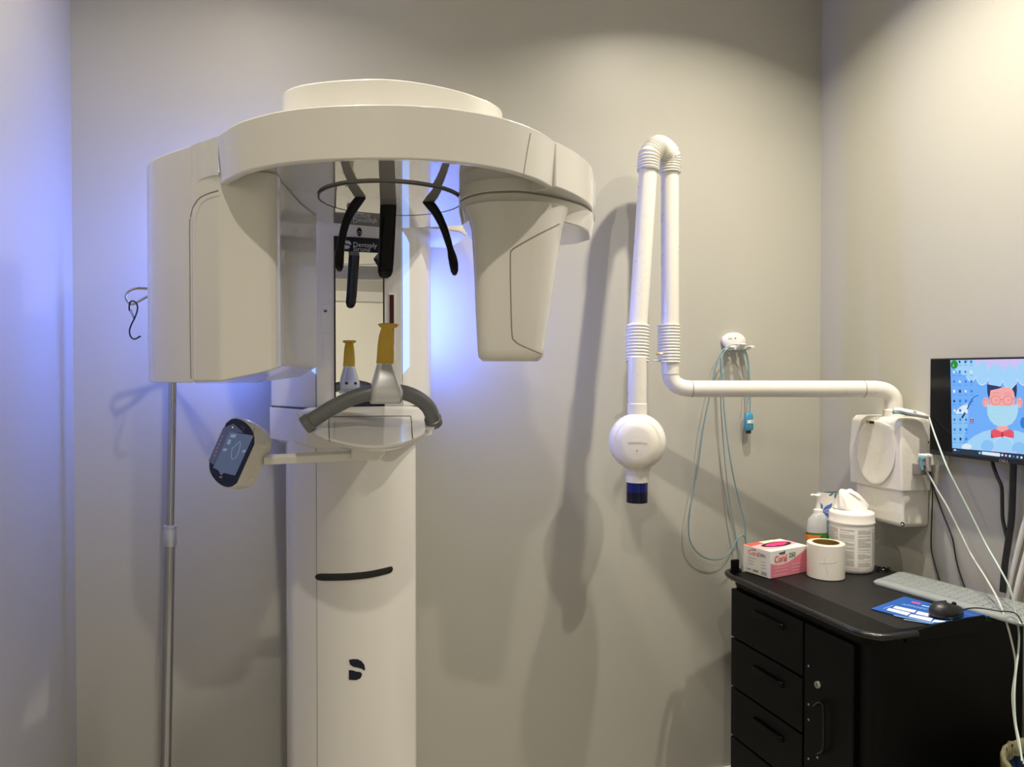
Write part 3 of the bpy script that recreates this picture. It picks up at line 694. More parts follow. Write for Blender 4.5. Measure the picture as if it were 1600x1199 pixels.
# ================================================================ cart
ZCT = Zb-.67
cx0, cx1, cy0, cy1 = 1.450, 1.985, 1.500, 2.115
ct = thing('medical_cart', 'black medical drawer cart against the right wall below the monitor', 'cart', ((cx0+cx1)/2, (cy0+cy1)/2, 0))
def crn(x0, x1, y0, y1, r): return rrect((x0+x1)/2, (y0+y1)/2, (x1-x0)/2, (y1-y0)/2, r, 8)
bm = bmesh.new(); prism(bm, crn(cx0+.012, cx1, cy0, cy1, .02), .12, ZCT-.012); link('body', bm, CARTB, ct, bevel=.003, angle=30)
# worktop: laminate plate with raised edge
bm = bmesh.new(); prism(bm, crn(cx0+.092, cx1-.006, cy0+.006, cy1-.012, .02), ZCT-.012, ZCT); wt = link('worktop', bm, CARTTOP, ct, bevel=.001, angle=30)
bm = bmesh.new(); outr = crn(cx0-.004, cx1, cy0-.004, cy1+.004, .05); innr = crn(cx0+.091, cx1-.010, cy0+.007, cy1-.014, .02)
loft(bm, [[(*p, ZCT-.035) for p in outr], [(*p, ZCT-.004) for p in outr], [(*p, ZCT+.001) for p in innr], [(*p, ZCT-.02) for p in innr]], cap=False); link('edge_moulding', bm, CARTB, wt, angle=25)
# near side lip
bm = bmesh.new(); loft(bm, [[(x, cy0-.010, ZCT-.03), (x, cy0-.003, ZCT-.03), (x, cy0-.003, ZCT+h), (x, cy0-.010, ZCT+h)] for x, h in ((cx0+.10, -.008), (cx0+.16, .002), (cx0+.22, .009), (cx0+.30, .013), (1.82, .014))]); link('side_lip', bm, CARTB, ct, bevel=.001)
# far guard
boxo('end_guard', (cx0+.004, cy1+.001, ZCT-.03), (cx0+.034, cy1+.010, ZCT+.040), CARTB, ct, .003)
# bumper rail
rail = fillet([(cx0+.05, cy1+.020, ZCT-.004), (cx0-.024, cy1+.020, ZCT-.004), (cx0-.024, cy0-.022, ZCT-.004), (cx0+.12, cy0-.022, ZCT-.004)], .10, 12)
tubeo('bumper_rail', rail, .0095, mat('black_rail_rubber', (.006, .006, .007), .28, spec=.6), ct, 18)
zt = ZCT-.05
for k, hgt in enumerate((.165, .165, .165, .18)):
    dr = boxo('drawer', (cx0-.006, 1.755, zt-hgt+.006), (cx0+.014, cy1-.01, zt), CARTB, ct, .003)
    pu = zt-.045 if k else zt-.035
    bm = bmesh.new(); ya, yb2 = P(1180, 950, X=cx0).y, P(1228, 950, X=cx0).y
    prism(bm, [(cx0-.006, ya), (cx0-.016, ya-.006), (cx0-.018, ya-.02), (cx0-.018, yb2+.02), (cx0-.016, yb2+.006), (cx0-.006, yb2)], pu-.018, pu); link('drawer_pull', bm, CARTB, dr, bevel=.003)
    zt -= hgt
zt = ZCT-.05
lk = boxo('lock_bar', (cx0-.004, 1.56, .16), (cx0+.014, 1.75, zt), CARTB, ct, .003)
q = P(1280, 1070, X=cx0-.004); bm = bmesh.new(); lathe(bm, [(.0115, 0), (.0115, .006), (.0095, .009), (.0005, .0092)], q, 24, axis=(-1, 0, 0)); kk = link('lock', bm, CHROME, lk); kk['label'] = 'round silver lock'
boxo('keyhole', (q.x-.0098, q.y-.001, q.z-.004), (q.x-.009, q.y+.001, q.z+.004), DTXT, kk)
for y in (1041, 1101, 1125, 1186):
    q = P(1264, y, X=cx0-.004); latheo('screw', [(.0035, 0), (.0035, .002), (.0022, .003)], q, CHROME, lk, 14, axis=(-1, 0, 0))
q = P(1278, 1184, X=cx0-.004); latheo('screw', [(.0035, 0), (.0035, .002), (.0022, .003)], q, CHROME, lk, 14, axis=(-1, 0, 0))
hp_ = [P(1272, 1103, X=cx0-.012), P(1279, 1098, X=cx0-.018), P(1286, 1103, X=cx0-.02), P(1287, 1130, X=cx0-.02), P(1286, 1170, X=cx0-.018), P(1278, 1178, X=cx0-.012)]
tubeo('bar_pull', spline(hp_, 6), .004, BLACK, lk, 10)
for x in (cx0+.08, cx1-.06):
    for y in (cy0+.07, cy1-.07):
        bm = bmesh.new(); lathe(bm, [(.045, -.014), (.05, -.010), (.05, .010), (.045, .014)], (x, y, .05), 24, axis=(1, 0, 0)); box(bm, (x-.024, y-.02, .06), (x-.016, y+.02, .12)); box(bm, (x+.016, y-.02, .06), (x+.024, y+.02, .12)); box(bm, (x-.024, y-.02, .112), (x+.024, y+.02, .12))
        link('caster', bm, BLACKM, ct)
def T(px, py, h=0): return P(px, py, Z=ZCT+h+.0012)
# ---- glove box
ga = T(1203.5, 905); gb = T(1157, 890.5); gc = T(1265, 893)
gu = (gc-ga); gu.z = 0; Lg = .178; gu.normalize(); gv = Vector((-gu.y, gu.x, 0)); Wg = .115; Hg = .0885
def G(u, v, z): return ga+gu*u+gv*v+Vector((0, 0, z))
gl = thing('glove_box', 'pink and white box of coral gloves at the far corner of the black cart', 'glove box', G(Lg/2, Wg/2, 0))
bm = bmesh.new(); loft(bm, [[G(0, 0, z), G(Lg, 0, z), G(Lg, Wg, z), G(0, Wg, z)] for z in (0, Hg)]); gbx = link('carton', bm, CARD, gl, bevel=.0012)
e = -.0006
# pink lower field of the long side with curved border
bm = bmesh.new(); cur = [(0, .050), (.02, .043), (.045, .040), (.075, .043), (.105, .052), (.14, .066), (Lg-.002, .080)]
cs_ = spline([Vector((a, b, 0)) for a, b in cur], 4)
vs1 = [G(p.x+.001, e, p.y) for p in cs_]+[G(Lg-.001, e, .001), G(.001, e, .001)]
poly(bm, vs1); link('pink_field', bm, PINKC, gbx, smooth=False)
text('lettering', 'Coral', .031, G(.018, e-.0006, .050), gu, (0, 0, 1), CORALT, gbx, sx=.85, bold=.0005)
text('lettering', '250', .021, G(.086, e-.0006, .060), gu, (0, 0, 1), GREENT, gbx, sx=1.0, bold=.0003)
text('lettering', 'maxill', .012, G(.040, e-.0006, .075), gu, (0, 0, 1), DTXT, gbx, bold=.0004)
bm = bmesh.new()
for k in range(3):
    z = .030-k*.011; poly(bm, [G(.02, e-.0004, z), G(.085-k*.004, e-.0004, z), G(.085-k*.004, e-.0004, z+.0022), G(.02, e-.0004, z+.0022)])
    z += .004; poly(bm, [G(.10, e-.0004, z), G(.15-k*.006, e-.0004, z), G(.15-k*.006, e-.0004, z+.0022), G(.10, e-.0004, z+.0022)])
link('small_print', bm, ROSE, gbx, smooth=False)
# short side print
mv = -gv
text('lettering', 'Coral', .022, G(e-.0004, Wg-.022, .062), mv, (0, 0, 1), CORALT, gbx, sx=.95)
text('lettering', '250', .015, G(e-.0004, Wg-.064, .065), mv, (0, 0, 1), GREYTXT, gbx)
text('lettering', 'maxill', .008, G(e-.0004, Wg-.036, .078), mv, (0, 0, 1), DTXT, gbx)
bm = bmesh.new()
for a, b, c, d in ((.095, .064, .124, .067), (.095, .069, .124, .072), (.030, .050, .07, .0515), (.028, .040, .06, .0415), (.028, .030, .06, .0315), (.10, .047, .124, .0485), (.10, .037, .124, .0385), (.10, .027, .124, .0285), (.02, .010, .045, .014), (.055, .008, .085, .015), (.10, .006, .13, .010), (.10, .012, .13, .016)):
    k = Wg/.148; poly(bm, [G(e, Wg-a*k, b), G(e, Wg-c*k, b), G(e, Wg-c*k, d), G(e, Wg-a*k, d)])
link('small_print', bm, GREYTXT, gbx, smooth=False)
# top print
zt_ = Hg+.0006
bm = bmesh.new(); poly(bm, [G(.001, .03, zt_), G(.06, .001+.02, zt_), G(Lg-.001, .04, zt_), G(Lg-.001, Wg-.03, zt_), G(.06, Wg-.001, zt_), G(.001, Wg-.001, zt_)]); link('top_pink', bm, ROSE, gbx, smooth=False)
bm = bmesh.new(); poly(bm, [G(.001, Wg-.035, zt_+.0003), G(.085, Wg-.022, zt_+.0003), G(.085, Wg-.001, zt_+.0003), G(.001, Wg-.001, zt_+.0003)]); link('top_red', bm, REDC, gbx, smooth=False)
bm = bmesh.new(); poly(bm, [G(.07, Wg-.03, zt_+.0004), G(Lg-.04, Wg-.02, zt_+.0004), G(Lg-.04, Wg-.001, zt_+.0004), G(.07, Wg-.001, zt_+.0004)]); link('top_cream', bm, CREAMC, gbx, smooth=False)
oc = (Lg*.54, Wg*.52)
bm = bmesh.new(); poly(bm, [G(oc[0]+.066*math.cos(t*PI/16), oc[1]+.027*math.sin(t*PI/16), zt_+.0006) for t in range(32)]); link('opening', bm, HOLE, gbx, smooth=False)
bm = bmesh.new(); N = 24
rings = []
for k, (s, h) in enumerate(((1, 0.0), (.9, .0012), (.65, .003), (.35, .004), (.05, .0045))):
    rings.append([G(oc[0]+(.050*s+.004*math.sin(t*2.1+k))*math.cos(2*PI*t/N), oc[1]+(.016*s+.003*math.sin(t*1.7))*math.sin(2*PI*t/N), zt_+.0008+h*(1+.25*math.sin(t*1.9+k))) for t in range(N)])
loft(bm, rings); setp(link('disposable_gloves', bm, HOTPINK, gl), None); 
# ---- tape roll
tb = T(1290, 908); rr = .0585; d = Vector((tb.x, tb.y, 0)).normalized(); tc_ = tb+d*rr; th_ = .112
tr = thing('barrier_film_roll', 'white roll of barrier film standing between the glove box and the wipes tub', 'tape roll', (tc_.x, tc_.y, tb.z))
bm = bmesh.new(); lathe(bm, [(.040, 0), (rr-.002, 0), (rr, .002), (rr, th_-.002), (rr-.002, th_), (.042, th_)], (tc_.x, tc_.y, tb.z), 56, cap=False)
link('film', bm, TAPE, tr, angle=30)
bm = bmesh.new(); lathe(bm, [(.042, 0), (.042, th_+.0006), (.0385, th_+.0006), (.0385, .002), (.001, .0015)], (tc_.x, tc_.y, tb.z), 48, cap=False); link('core', bm, CORE, tr, angle=30)
bm = bmesh.new()
def cyl(cx, cy, r, a, z): return Vector((cx+r*math.cos(a), cy+r*math.sin(a), z))
aC = math.atan2(-d.y, -d.x)
for a0, z0_, a1, z1_ in ((-.35, .055, .6, .062), (0, .05, .12, .02), (-.02, .075, -.1, .05)):
    bmv = [cyl(tc_.x, tc_.y, rr+.0002, aC+a0+(a1-a0)*k/6, tb.z+z0_+(z1_-z0_)*k/6) for k in range(7)]
    tube(bm, bmv, .0005, 5)
link('film_crease', bm, LABELB, tr)
# ---- wipes tub
wb_ = T(1330, 897.5); wr = .0715; d = Vector((wb_.x, wb_.y, 0)).normalized(); wc = wb_+d*wr; c3 = (wc.x, wc.y, wb_.z)
wt_ = thing('wipes_tub', 'white round tub of disinfecting wipes with a wipe pulled out of the top', 'wipes tub', c3)
bm = bmesh.new(); lathe(bm, [(.062, 0), (.068, .002), (.070, .010), (.0707, .022), (.0707, .150), (.070, .158), (.069, .162), (.069, .166)], c3, 64); link('tub', bm, CANW, wt_, angle=60)
bm = bmesh.new(); lathe(bm, [(.0717, .160), (.0732, .162), (.0732, .168), (.0717, .170), (.0717, .190), (.0707, .1955), (.069, .198), (.05, .2035), (.035, .2055)], c3, 64); link('lid', bm, CANW, wt_, angle=40)
aC = math.atan2(-c3[1], -c3[0])
bm = bmesh.new(); rng = random.Random(3)
def lab(a0, a1, z0, z1, mi, r=.0712):
    n_ = max(2, int(abs(a1-a0)/.12)+1)
    for k in range(n_):
        b0, b1 = a0+(a1-a0)*k/n_, a0+(a1-a0)*(k+1)/n_
        poly(bm, [cyl(c3[0], c3[1], r, aC+b, c3[2]+z) for b, z in ((b0, z0), (b1, z0), (b1, z1), (b0, z1))], mi)
for (a0, a1) in ((-1.2, -.62), (-.52, .12), (.28, .95), (1.05, 1.4)):
    z = .146
    while z > .024:
        e_ = a1 if rng.random() < .8 else a0+(a1-a0)*rng.uniform(.4, .9)
        lab(a0, e_, z-.0016, z, 0); z -= .0031 if rng.random() < .85 else .0065
link('label_text', bm, LABELG, wt_, smooth=False)
bm = bmesh.new(); lab(-1.3, 1.45, .020, .150, 0, .0710); link('label', bm, CARD, wt_, smooth=False)
# crumpled wipe
bm = bmesh.new(); rings = []; N = 40
for i, (s, h, ox) in enumerate(((.058, .200, 0), (.056, .2065, 0), (.047, .222, -.004), (.038, .242, -.010), (.030, .256, -.014), (.022, .266, -.016), (.008, .270, -.018))):
    rg = []
    for t in range(N):
        a = 2*PI*t/N; f = 1+.10*math.sin(3*a+i*.8)+.07*math.sin(7*a+i*1.3)+.04*math.sin(11*a)
        hh = h+(.006*math.sin(2*a+1)+.004*math.sin(5*a+i))*min(1, i)*(1 if i < 6 else .3)
        v = Vector((c3[0], c3[1], c3[2]+hh))+Rv*(math.cos(a)*s*f+ox)+Vector((Fv.x, Fv.y, 0))*(math.sin(a)*s*f*.7)
        rg.append(v)
    rings.append(rg)
loft(bm, rings); link('pulled_wipe', bm, TISSUE, wt_, angle=80, sub=1)
bm = bmesh.new(); rings = []
for i in range(9):
    t = i/8; s = math.sin(PI*min(1, t*.9+.1)); ctr = Vector((c3[0], c3[1], c3[2]))+Rv*(-.028+.075*t)+Vector((0, 0, .270-.038*t-.012*t*t))
    rings.append([ctr+Vector((Fv.x, Fv.y, 0))*(math.cos(a)*.022*s)+Vector((0, 0, 1))*(math.sin(a)*.005*s+.003*math.cos(3*a+i)) for a in [2*PI*k/14 for k in range(14)]])
loft(bm, rings); link('wipe_corner', bm, TISSUE, wt_, angle=80, sub=1)
# ---- sanitizer pump bottle
sb = P(1277, 600, D=2.52); sb = Vector((sb.x, sb.y, ZCT+.0012))
dS = Vector((sb.x, sb.y, 0)).normalized()
scale_ = (sb-CAM).dot(Fv)/FPX
sbt = thing('pump_bottle', 'hazy hand sanitizer pump bottle with a green and orange label behind the film roll', 'pump bottle', sb)
def hz(py): return P(1280, py, D=(sb-CAM).dot(Fv)).z
def ell(cx, rx_, ry_, z, n_=32): 
    c_ = P(cx, 582, D=(sb-CAM).dot(Fv)); return [Vector((c_.x, c_.y, z))+Rv*rx_*math.cos(2*PI*k/n_)+Vector((Fv.x, Fv.y, 0))*ry_*math.sin(2*PI*k/n_) for k in range(n_)]
bm = bmesh.new(); loft(bm, [ell(1278, .032, .022, ZCT+.0012), ell(1278, .035, .024, ZCT+.006), ell(1278, .036, .025, hz(845)), ell(1278, .0355, .025, hz(825)), ell(1278.5, .031, .023, hz(812)), ell(1280.5, .020, .018, hz(804)), ell(1280, .0135, .0135, hz(801))]); link('bottle', bm, GEL, sbt, angle=60)
bm = bmesh.new(); loft(bm, [ell(1281, .0420, .0266, hz(847)), ell(1278, .036, .0254, hz(832))], cap=False); link('label', bm, GREENL, sbt)
bm = bmesh.new(); loft(bm, [ell(1277, .0367, .0260, hz(843)), ell(1277, .0363, .0260, hz(835))][:2], cap=False); lo2 = link('label_band', bm, ORANGEL, sbt)
bm = bmesh.new(); loft(bm, [ell(1279.5, .0155, .0155, hz(805)), ell(1279.5, .0155, .0155, hz(797)), ell(1279.5, .009, .009, hz(795.5)), ell(1279.5, .007, .007, hz(780)), ell(1279.5, .011, .009, hz(778)), ell(1279.5, .011, .009, hz(773.5)), ell(1279.5, .006, .006, hz(772.5))]); link('pump', bm, MATTEW, sbt, angle=50)
cN = P(1279, 775.5, D=(sb-CAM).dot(Fv)); tubeo('nozzle', [cN, P(1270, 773.5, D=(sb-CAM).dot(Fv)), P(1266.5, 774.5, D=(sb-CAM).dot(Fv))], .0042, MATTEW, sbt, 12)
# ---- floral tissue box
FLO = mat('floral_card', (.8, .78, .72), .5)
nt = FLO.node_tree; b = nt.nodes['Principled BSDF']
tc = nt.nodes.new('ShaderNodeTexCoord'); vo = nt.nodes.new('ShaderNodeTexVoronoi'); vo.inputs['Scale'].default_value = 19; vo.voronoi_dimensions = '2D'; vo.inputs['Randomness'].default_value = .7
def mth(op, a, b_=None, v=None):
    n_ = nt.nodes.new('ShaderNodeMath'); n_.operation = op
    if hasattr(a, 'links'): nt.links.new(a, n_.inputs[0])
    else: n_.inputs[0].default_value = a
    if b_ is not None: nt.links.new(b_, n_.inputs[1])
    elif v is not None: n_.inputs[1].default_value = v
    return n_.outputs[0]
s0 = nt.nodes.new('ShaderNodeSeparateXYZ'); nt.links.new(tc.outputs['Object'], s0.inputs[0])
cmb = nt.nodes.new('ShaderNodeCombineXYZ'); nt.links.new(mth('ADD', s0.outputs[0], s0.outputs[1]), cmb.inputs[0]); nt.links.new(s0.outputs[2], cmb.inputs[1]); nt.links.new(cmb.outputs[0], vo.inputs['Vector'])
sub = nt.nodes.new('ShaderNodeVectorMath'); sub.operation = 'SUBTRACT'; nt.links.new(cmb.outputs[0], sub.inputs[0]); nt.links.new(vo.outputs['Position'], sub.inputs[1])
sp_ = nt.nodes.new('ShaderNodeSeparateXYZ'); nt.links.new(sub.outputs[0], sp_.inputs[0])
ang = mth('ARCTAN2', sp_.outputs[1], sp_.outputs[0])
pet = mth('ABSOLUTE', mth('SINE', mth('MULTIPLY', ang, v=4.5))); dist = vo.outputs['Distance']
inside = mth('LESS_THAN', dist, mth('MULTIPLY', mth('ADD', pet, v=.25), v=.48))
mk = mth('MULTIPLY', inside, mth('GREATER_THAN', pet, v=.35))
sepc = nt.nodes.new('ShaderNodeSeparateColor'); nt.links.new(vo.outputs['Color'], sepc.inputs[0])
cr_ = nt.nodes.new('ShaderNodeValToRGB'); cr_.color_ramp.interpolation = 'CONSTANT'; els = cr_.color_ramp.elements
els[0].color = (.08, .16, .50, 1); els[1].position = .4; els[1].color = (.25, .38, .62, 1); ne = els.new(.66); ne.color = (.70, .30, .05, 1); ne = els.new(.82); ne.color = (.05, .22, .30, 1)
nt.links.new(sepc.outputs[0], cr_.inputs[0])
mx = nt.nodes.new('ShaderNodeMix'); mx.data_type = 'RGBA'; mx.inputs[6].default_value = (.80, .78, .72, 1); nt.links.new(mk, mx.inputs[0]); nt.links.new(cr_.outputs[0], mx.inputs[7]); nt.links.new(mx.outputs[2], b.inputs['Base Color'])
Dx = 2.575; tbp = P(1299, 582, D=Dx); hT = P(1299, 771.5, D=Dx).z
tvx = Vector((.93, -.36, 0)).normalized(); tvx = Vector((1, -.05, 0)).normalized(); tvy = Vector((-tvx.y, tvx.x, 0))
Z0t = ZCT+.0012
tp0 = Vector((tbp.x, tbp.y, Z0t)); wT = .085; dT = .03
tbx = thing('tissue_box', 'tall white tissue box with blue and orange flowers behind the wipes tub', 'tissue box', tp0)
bm = bmesh.new(); pts4 = [tp0+tvx*a+tvy*b2 for a, b2 in ((0, 0), (wT, 0), (wT, dT+.0), (0, dT), )]
lft = tp0-tvx*.035+tvy*.018
pts4 = [tp0, tp0+tvx*wT, tp0+tvx*wT+tvy*.03, lft+tvy*.012, lft]
loft(bm, [[(p.x, p.y, z) for p in pts4] for z in (Z0t, hT)]); tbo = link('carton', bm, FLO, tbx, bevel=.001)
cc = sum(pts4, Vector())/5
bm = bmesh.new(); poly(bm, [(cc.x+(tvx.x*math.cos(a)*.035+tvy.x*math.sin(a)*.008), cc.y+(tvx.y*math.cos(a)*.035+tvy.y*math.sin(a)*.008), hT+.0006) for a in [2*PI*k/20 for k in range(20)]]); link('opening', bm, HOLE, tbo, smooth=False)
# ---- small coiled black lead
bm = bmesh.new(); c0 = T(1380, 893)
tube(bm, spline([c0+Vector((.022*math.cos(k*.9)*(1+.3*math.sin(k*2.3)), .016*math.sin(k*.9), .003+.0035*(k % 3))) for k in range(16)], 5), .0022, 8)
cl_ = setp(link('coiled_lead', bm, BLACK), 'small tangled black lead beside the wipes tub', 'cable')
# ---- keyboard
kh = .020
ka, kb = T(1361, 912), T(1586, 976.5); kd_ = T(1409, 893.5, kh)
ku = (kb-ka); ku.z = 0; KL = .45; ku.normalize(); kv = Vector((-ku.y, ku.x, 0))
kW = .145
ka = Vector((ka.x, ka.y, ZCT+.0012))
def K(u, v, z): return ka+ku*u+kv*v+Vector((0, 0, z))
kbd = thing('keyboard', 'grey keyboard under a frosted silicone cover along the back of the cart', 'keyboard', K(KL/2, kW/2, 0))
bm = bmesh.new()
def ksec(z, m, zb2=None): return [K(a, b2, z if b2 < kW/2 else (zb2 or z)) for a, b2 in rrect(KL/2, kW/2, KL/2-m, kW/2-m, .02, 5)]
loft(bm, [ksec(0, .0), ksec(.006, -.001), ksec(.012, .004, .020), ksec(.016, .014, .026)]); kc = link('silicone_cover', bm, KEYC, kbd, bevel=0, angle=50)
n_keys = 0
for r in range(5):
    v0 = .022+r*.0205; z = .0168+.010*max(0, (v0-.03)/.115)
    bm = bmesh.new(); nk = 17
    for k in range(nk):
        u0 = .02+k*(KL-.04)/nk; 
        if r == 0 and 4 <= k <= 8:
            if k != 4: continue
            u1 = u0+5*(KL-.04)/nk-.004
        else: u1 = u0+(KL-.04)/nk-.004
        z2 = z+.0048
        loft(bm, [[K(u0, v0, z-.004), K(u1, v0, z-.004), K(u1, v0+.0165, z-.003), K(u0, v0+.0165, z-.003)], [K(u0+.002, v0+.002, z2-.003), K(u1-.002, v0+.002, z2-.003), K(u1-.002, v0+.0145, z2-.002), K(u0+.002, v0+.0145, z2-.002)]])
    link('key_row', bm, KEYC, kbd, bevel=.0008)
# ---- mouse mat
mq = [T(1361, 952.5), T(1413, 933.5), T(1543, 966), T(1478, 983)]
lim = cy0+.006
def cut(a, b): return a+(b-a)*((lim-a.y)/(b.y-a.y))
mq = mq[:3]+[cut(mq[2], mq[3]), cut(mq[0], mq[3])]
mm_ = thing('mouse_mat', 'blue printed mouse mat lying in front of the keyboard', 'mouse mat', (mq[0]+mq[2])/2)
bm = bmesh.new(); loft(bm, [[p+Vector((0, 0, h)) for p in mq] for h in (0, .0025)]); mo = link('mat', bm, MATB, mm_, bevel=.0006)
def MM(px, py):
    v = P(px, py, Z=ZCT+.0012+.0028); v.y = max(v.y, lim+.002); return v
def c2(a, b2): return (1350+a/6.4, 880+b2/6.4)
bm = bmesh.new()
for q in (((315, 430), (525, 475), (500, 498), (290, 450)), ((250, 450), (465, 500), (430, 525), (225, 470)), ((540, 482), (660, 508), (640, 535), (515, 508)), ((470, 512), (690, 555), (665, 585), (445, 535)), ((710, 568), (915, 615), (870, 632), (675, 590)), ((880, 570), (990, 595), (960, 618), (850, 590))):
    poly(bm, [MM(*c2(*p)) for p in q])
link('white_boxes', bm, WHITEP, mo, smooth=False)
bm = bmesh.new(); poly(bm, [MM(*c2(*p)) for p in ((480, 383), (570, 402), (560, 415), (475, 395))]); link('pink_logo', bm, PINKP, mo, smooth=False)
bm = bmesh.new()
for q in (((580, 418), (680, 440), (675, 450), (572, 428)), ((190, 455), (290, 420), (292, 424), (192, 460)), ((300, 520), (700, 600), (697, 606), (296, 526)), ((400, 560), (750, 635), (746, 641), (396, 566)), ((960, 565), (1040, 545), (1042, 550), (962, 570))):
    poly(bm, [MM(*c2(*p)) for p in q])
link('small_print', bm, PBLUE, mo, smooth=False)
xm = (MM(*c2(640, 460))-MM(*c2(380, 405))); text('lettering', 'APPOINTMENT', .020, MM(*c2(372, 416)), xm, Vector((-xm.y, xm.x, 0)), PBLUE, mo, sx=.9)
# ---- mouse
mc = P(1479, 962, Z=ZCT+.005); du_ = (P(1510, 957, Z=ZCT+.005)-mc); du_.z = 0; du_.normalize(); dv_ = Vector((-du_.y, du_.x, 0))
bm = bmesh.new(); rings = []; base = mc.copy(); base.z = ZCT+.0042
for s, h in ((.80, 0), (.97, .003), (1.0, .010), (.97, .018), (.86, .026), (.66, .032), (.38, .0355), (.05, .0365)):
    rings.append([base+du_*(.055*s*math.cos(a))+dv_*(.032*s*math.sin(a)*(1-.1*math.cos(a)))+Vector((0, 0, h*(1-.18*math.cos(a)*(h > .01)))) for a in [2*PI*k/32 for k in range(32)]])
ms = thing('mouse', 'black computer mouse resting on the blue mat', 'computer mouse', base)
bm_ = bm; loft(bm_, rings); mb = link('shell', bm_, BLACKM, ms, angle=80)
tubeo('scroll_wheel', [base+du_*.028+dv_*-.003+Vector((0, 0, .029)), base+du_*.028+dv_*.003+Vector((0, 0, .029))], .006, BLACK, mb, 14)
cpts = [P(1506, 953, Z=ZCT+.018), P(1518, 950.5, Z=ZCT+.03), P(1535, 951, Z=ZCT+.03), P(1560, 955, Z=ZCT+.03), P(1580, 956.5, Z=ZCT+.03), P(1590, 962, Z=ZCT+.03), P(1597, 974, Z=ZCT+.02)]
tubeo('mouse_cord', spline(cpts, 6), .0019, BLACKM, ms, 8)

# ================================================================ monitor
xm0 = 1.98
mon = thing('monitor', 'wall mounted black flat monitor showing a blue dental wallpaper', 'monitor', (2.03, 1.55, 1.3))
yl = P(1452.5, 640, X=xm0).y; zt = P(1452.5, 560.5, X=xm0).z; zb = P(1456, 710, X=xm0).z
yr = yl-.54
cs2 = boxo('monitor_case', (xm0, yr, zb), (xm0+.018, yl, zt), BLACKM, mon, .003)
boxo('display_glass', (xm0-.0012, yr+.004, zb+.016), (xm0+.0005, yl-.004, zt-.004), BLACK, mon)
boxo('rear_housing', (xm0+.018, yr+.14, zb+.05), (xm0+.045, yl-.14, zt-.04), BLACKM, mon, .006)
boxo('wall_bracket', (xm0+.045, 1.50, 1.36), (XR-.0005, 1.60, 1.46), BLACKM, mon, .003)
text('lettering', 'DELL', .012, P(1561, 722, X=xm0-.0012), (0, -1, 0), (0, 0, 1), GREYTXT, cs2, sx=1.1)
E = [em('screen_sky_blue', (.16, .43, .97)), em('screen_pale_blue', (.36, .66, .95)), em('screen_lilac', (.62, .55, .90)), em('screen_icon_white', (.72, .84, .95)), em('screen_navy', (.01, .03, .12)),
     em('screen_skin', (.93, .40, .38)), em('screen_line_red', (.50, .12, .14)), em('screen_mask', (.42, .72, .88)), em('screen_red', (.80, .09, .13)), em('screen_green', (.01, .27, .02)), em('screen_icon_blue', (.02, .20, .65)), em('screen_taskbar', (.015, .03, .06)), em('screen_mid_blue', (.25, .55, .93)), em('screen_dark_red', (.45, .03, .06))]
bm = bmesh.new()
def S(a, b2, lay): # crop coordinates of the screen view -> point on the display plane
    b2 = max(b2, 82-(a-92)*.018)
    return P(1470+a/6.308, 550+b2/6.31, X=xm0-.0013-lay*.00012)
def SP(pts, mi, lay, sm=0):
    pts = [Vector((a, b2, 0)) for a, b2 in pts]
    if sm: pts = spline(pts, sm, True)
    poly(bm, [S(p.x, p.y, lay) for p in pts], mi)
def SC(a, b2, rx_, ry_, mi, lay, n_=24): SP([(a+rx_*math.cos(2*PI*k/n_), b2+ry_*math.sin(2*PI*k/n_)) for k in range(n_)], mi, lay)
def SL(pts, w_, mi, lay, sm=5):
    pts = [Vector((a, b2, 0)) for a, b2 in pts]; pts = spline(pts, sm) if sm else pts
    for p, q in zip(pts, pts[1:]):
        if (q-p).length < 1e-6: continue
        t = Vector((-(q-p).y, (q-p).x, 0)).normalized()*w_/2; SP([(v.x, v.y) for v in (p+t, q+t, q-t, p-t)], mi, lay)
yR = 1.354+.0; XRc = 1560   # right end of the 4:3 picture in crop units (outside the frame)
def yb_at(a): return 948+(a-112)*.088      # bottom edge line
def yt_at(a): return 82-(a-92)*.018
SP([(94, 80), (XRc, yt_at(XRc)+0), (XRc, yb_at(XRc)), (112, 948)], 0, 0)
# upper gum and teeth
SP([(330, 78), (XRc, 50), (XRc, 210), (1300, 230), (335, 170)], 2, 1)
for (a, b2, rx_, ry_, w2) in ((300, 180, 55, 110, 0), (408, 215, 62, 112, 0), (540, 240, 72, 112, 0), (680, 250, 72, 112, 0), (830, 215, 84, 118, 0), (985, 225, 80, 115, 0), (1140, 210, 80, 115, 0)):
    SC(a, b2, rx_+5, ry_+4, 3, 2); SC(a, b2-6, rx_+2, ry_+2, 1, 3)
SP([(95, 82), (250, 78), (255, 240), (170, 210), (96, 120)], 1, 2)
# left haze curve
SP([(112, 948), (105, 610), (150, 570), (210, 530), (262, 500), (272, 600), (268, 720), (230, 850), (200, 960)], 12, 1)
# coat and lower teeth
SP([(200, yb_at(200)), (240, 900), (330, 830), (420, 785), (480, 772), (740, 775), (820, 800), (930, 850), (1000, yb_at(1000))], 1, 2)
SC(615, 905, 95, 70, 3, 5); SC(615, 910, 92, 68, 1, 6); SC(460, 930, 65, 60, 12, 3); SC(770, 950, 70, 60, 12, 3)
SC(255, 935, 50, 30, 3, 3)
for a in (515, 625, 735): SP([(a-18, yb_at(a)), (a, yb_at(a)-36), (a+18, yb_at(a))], 2, 8)
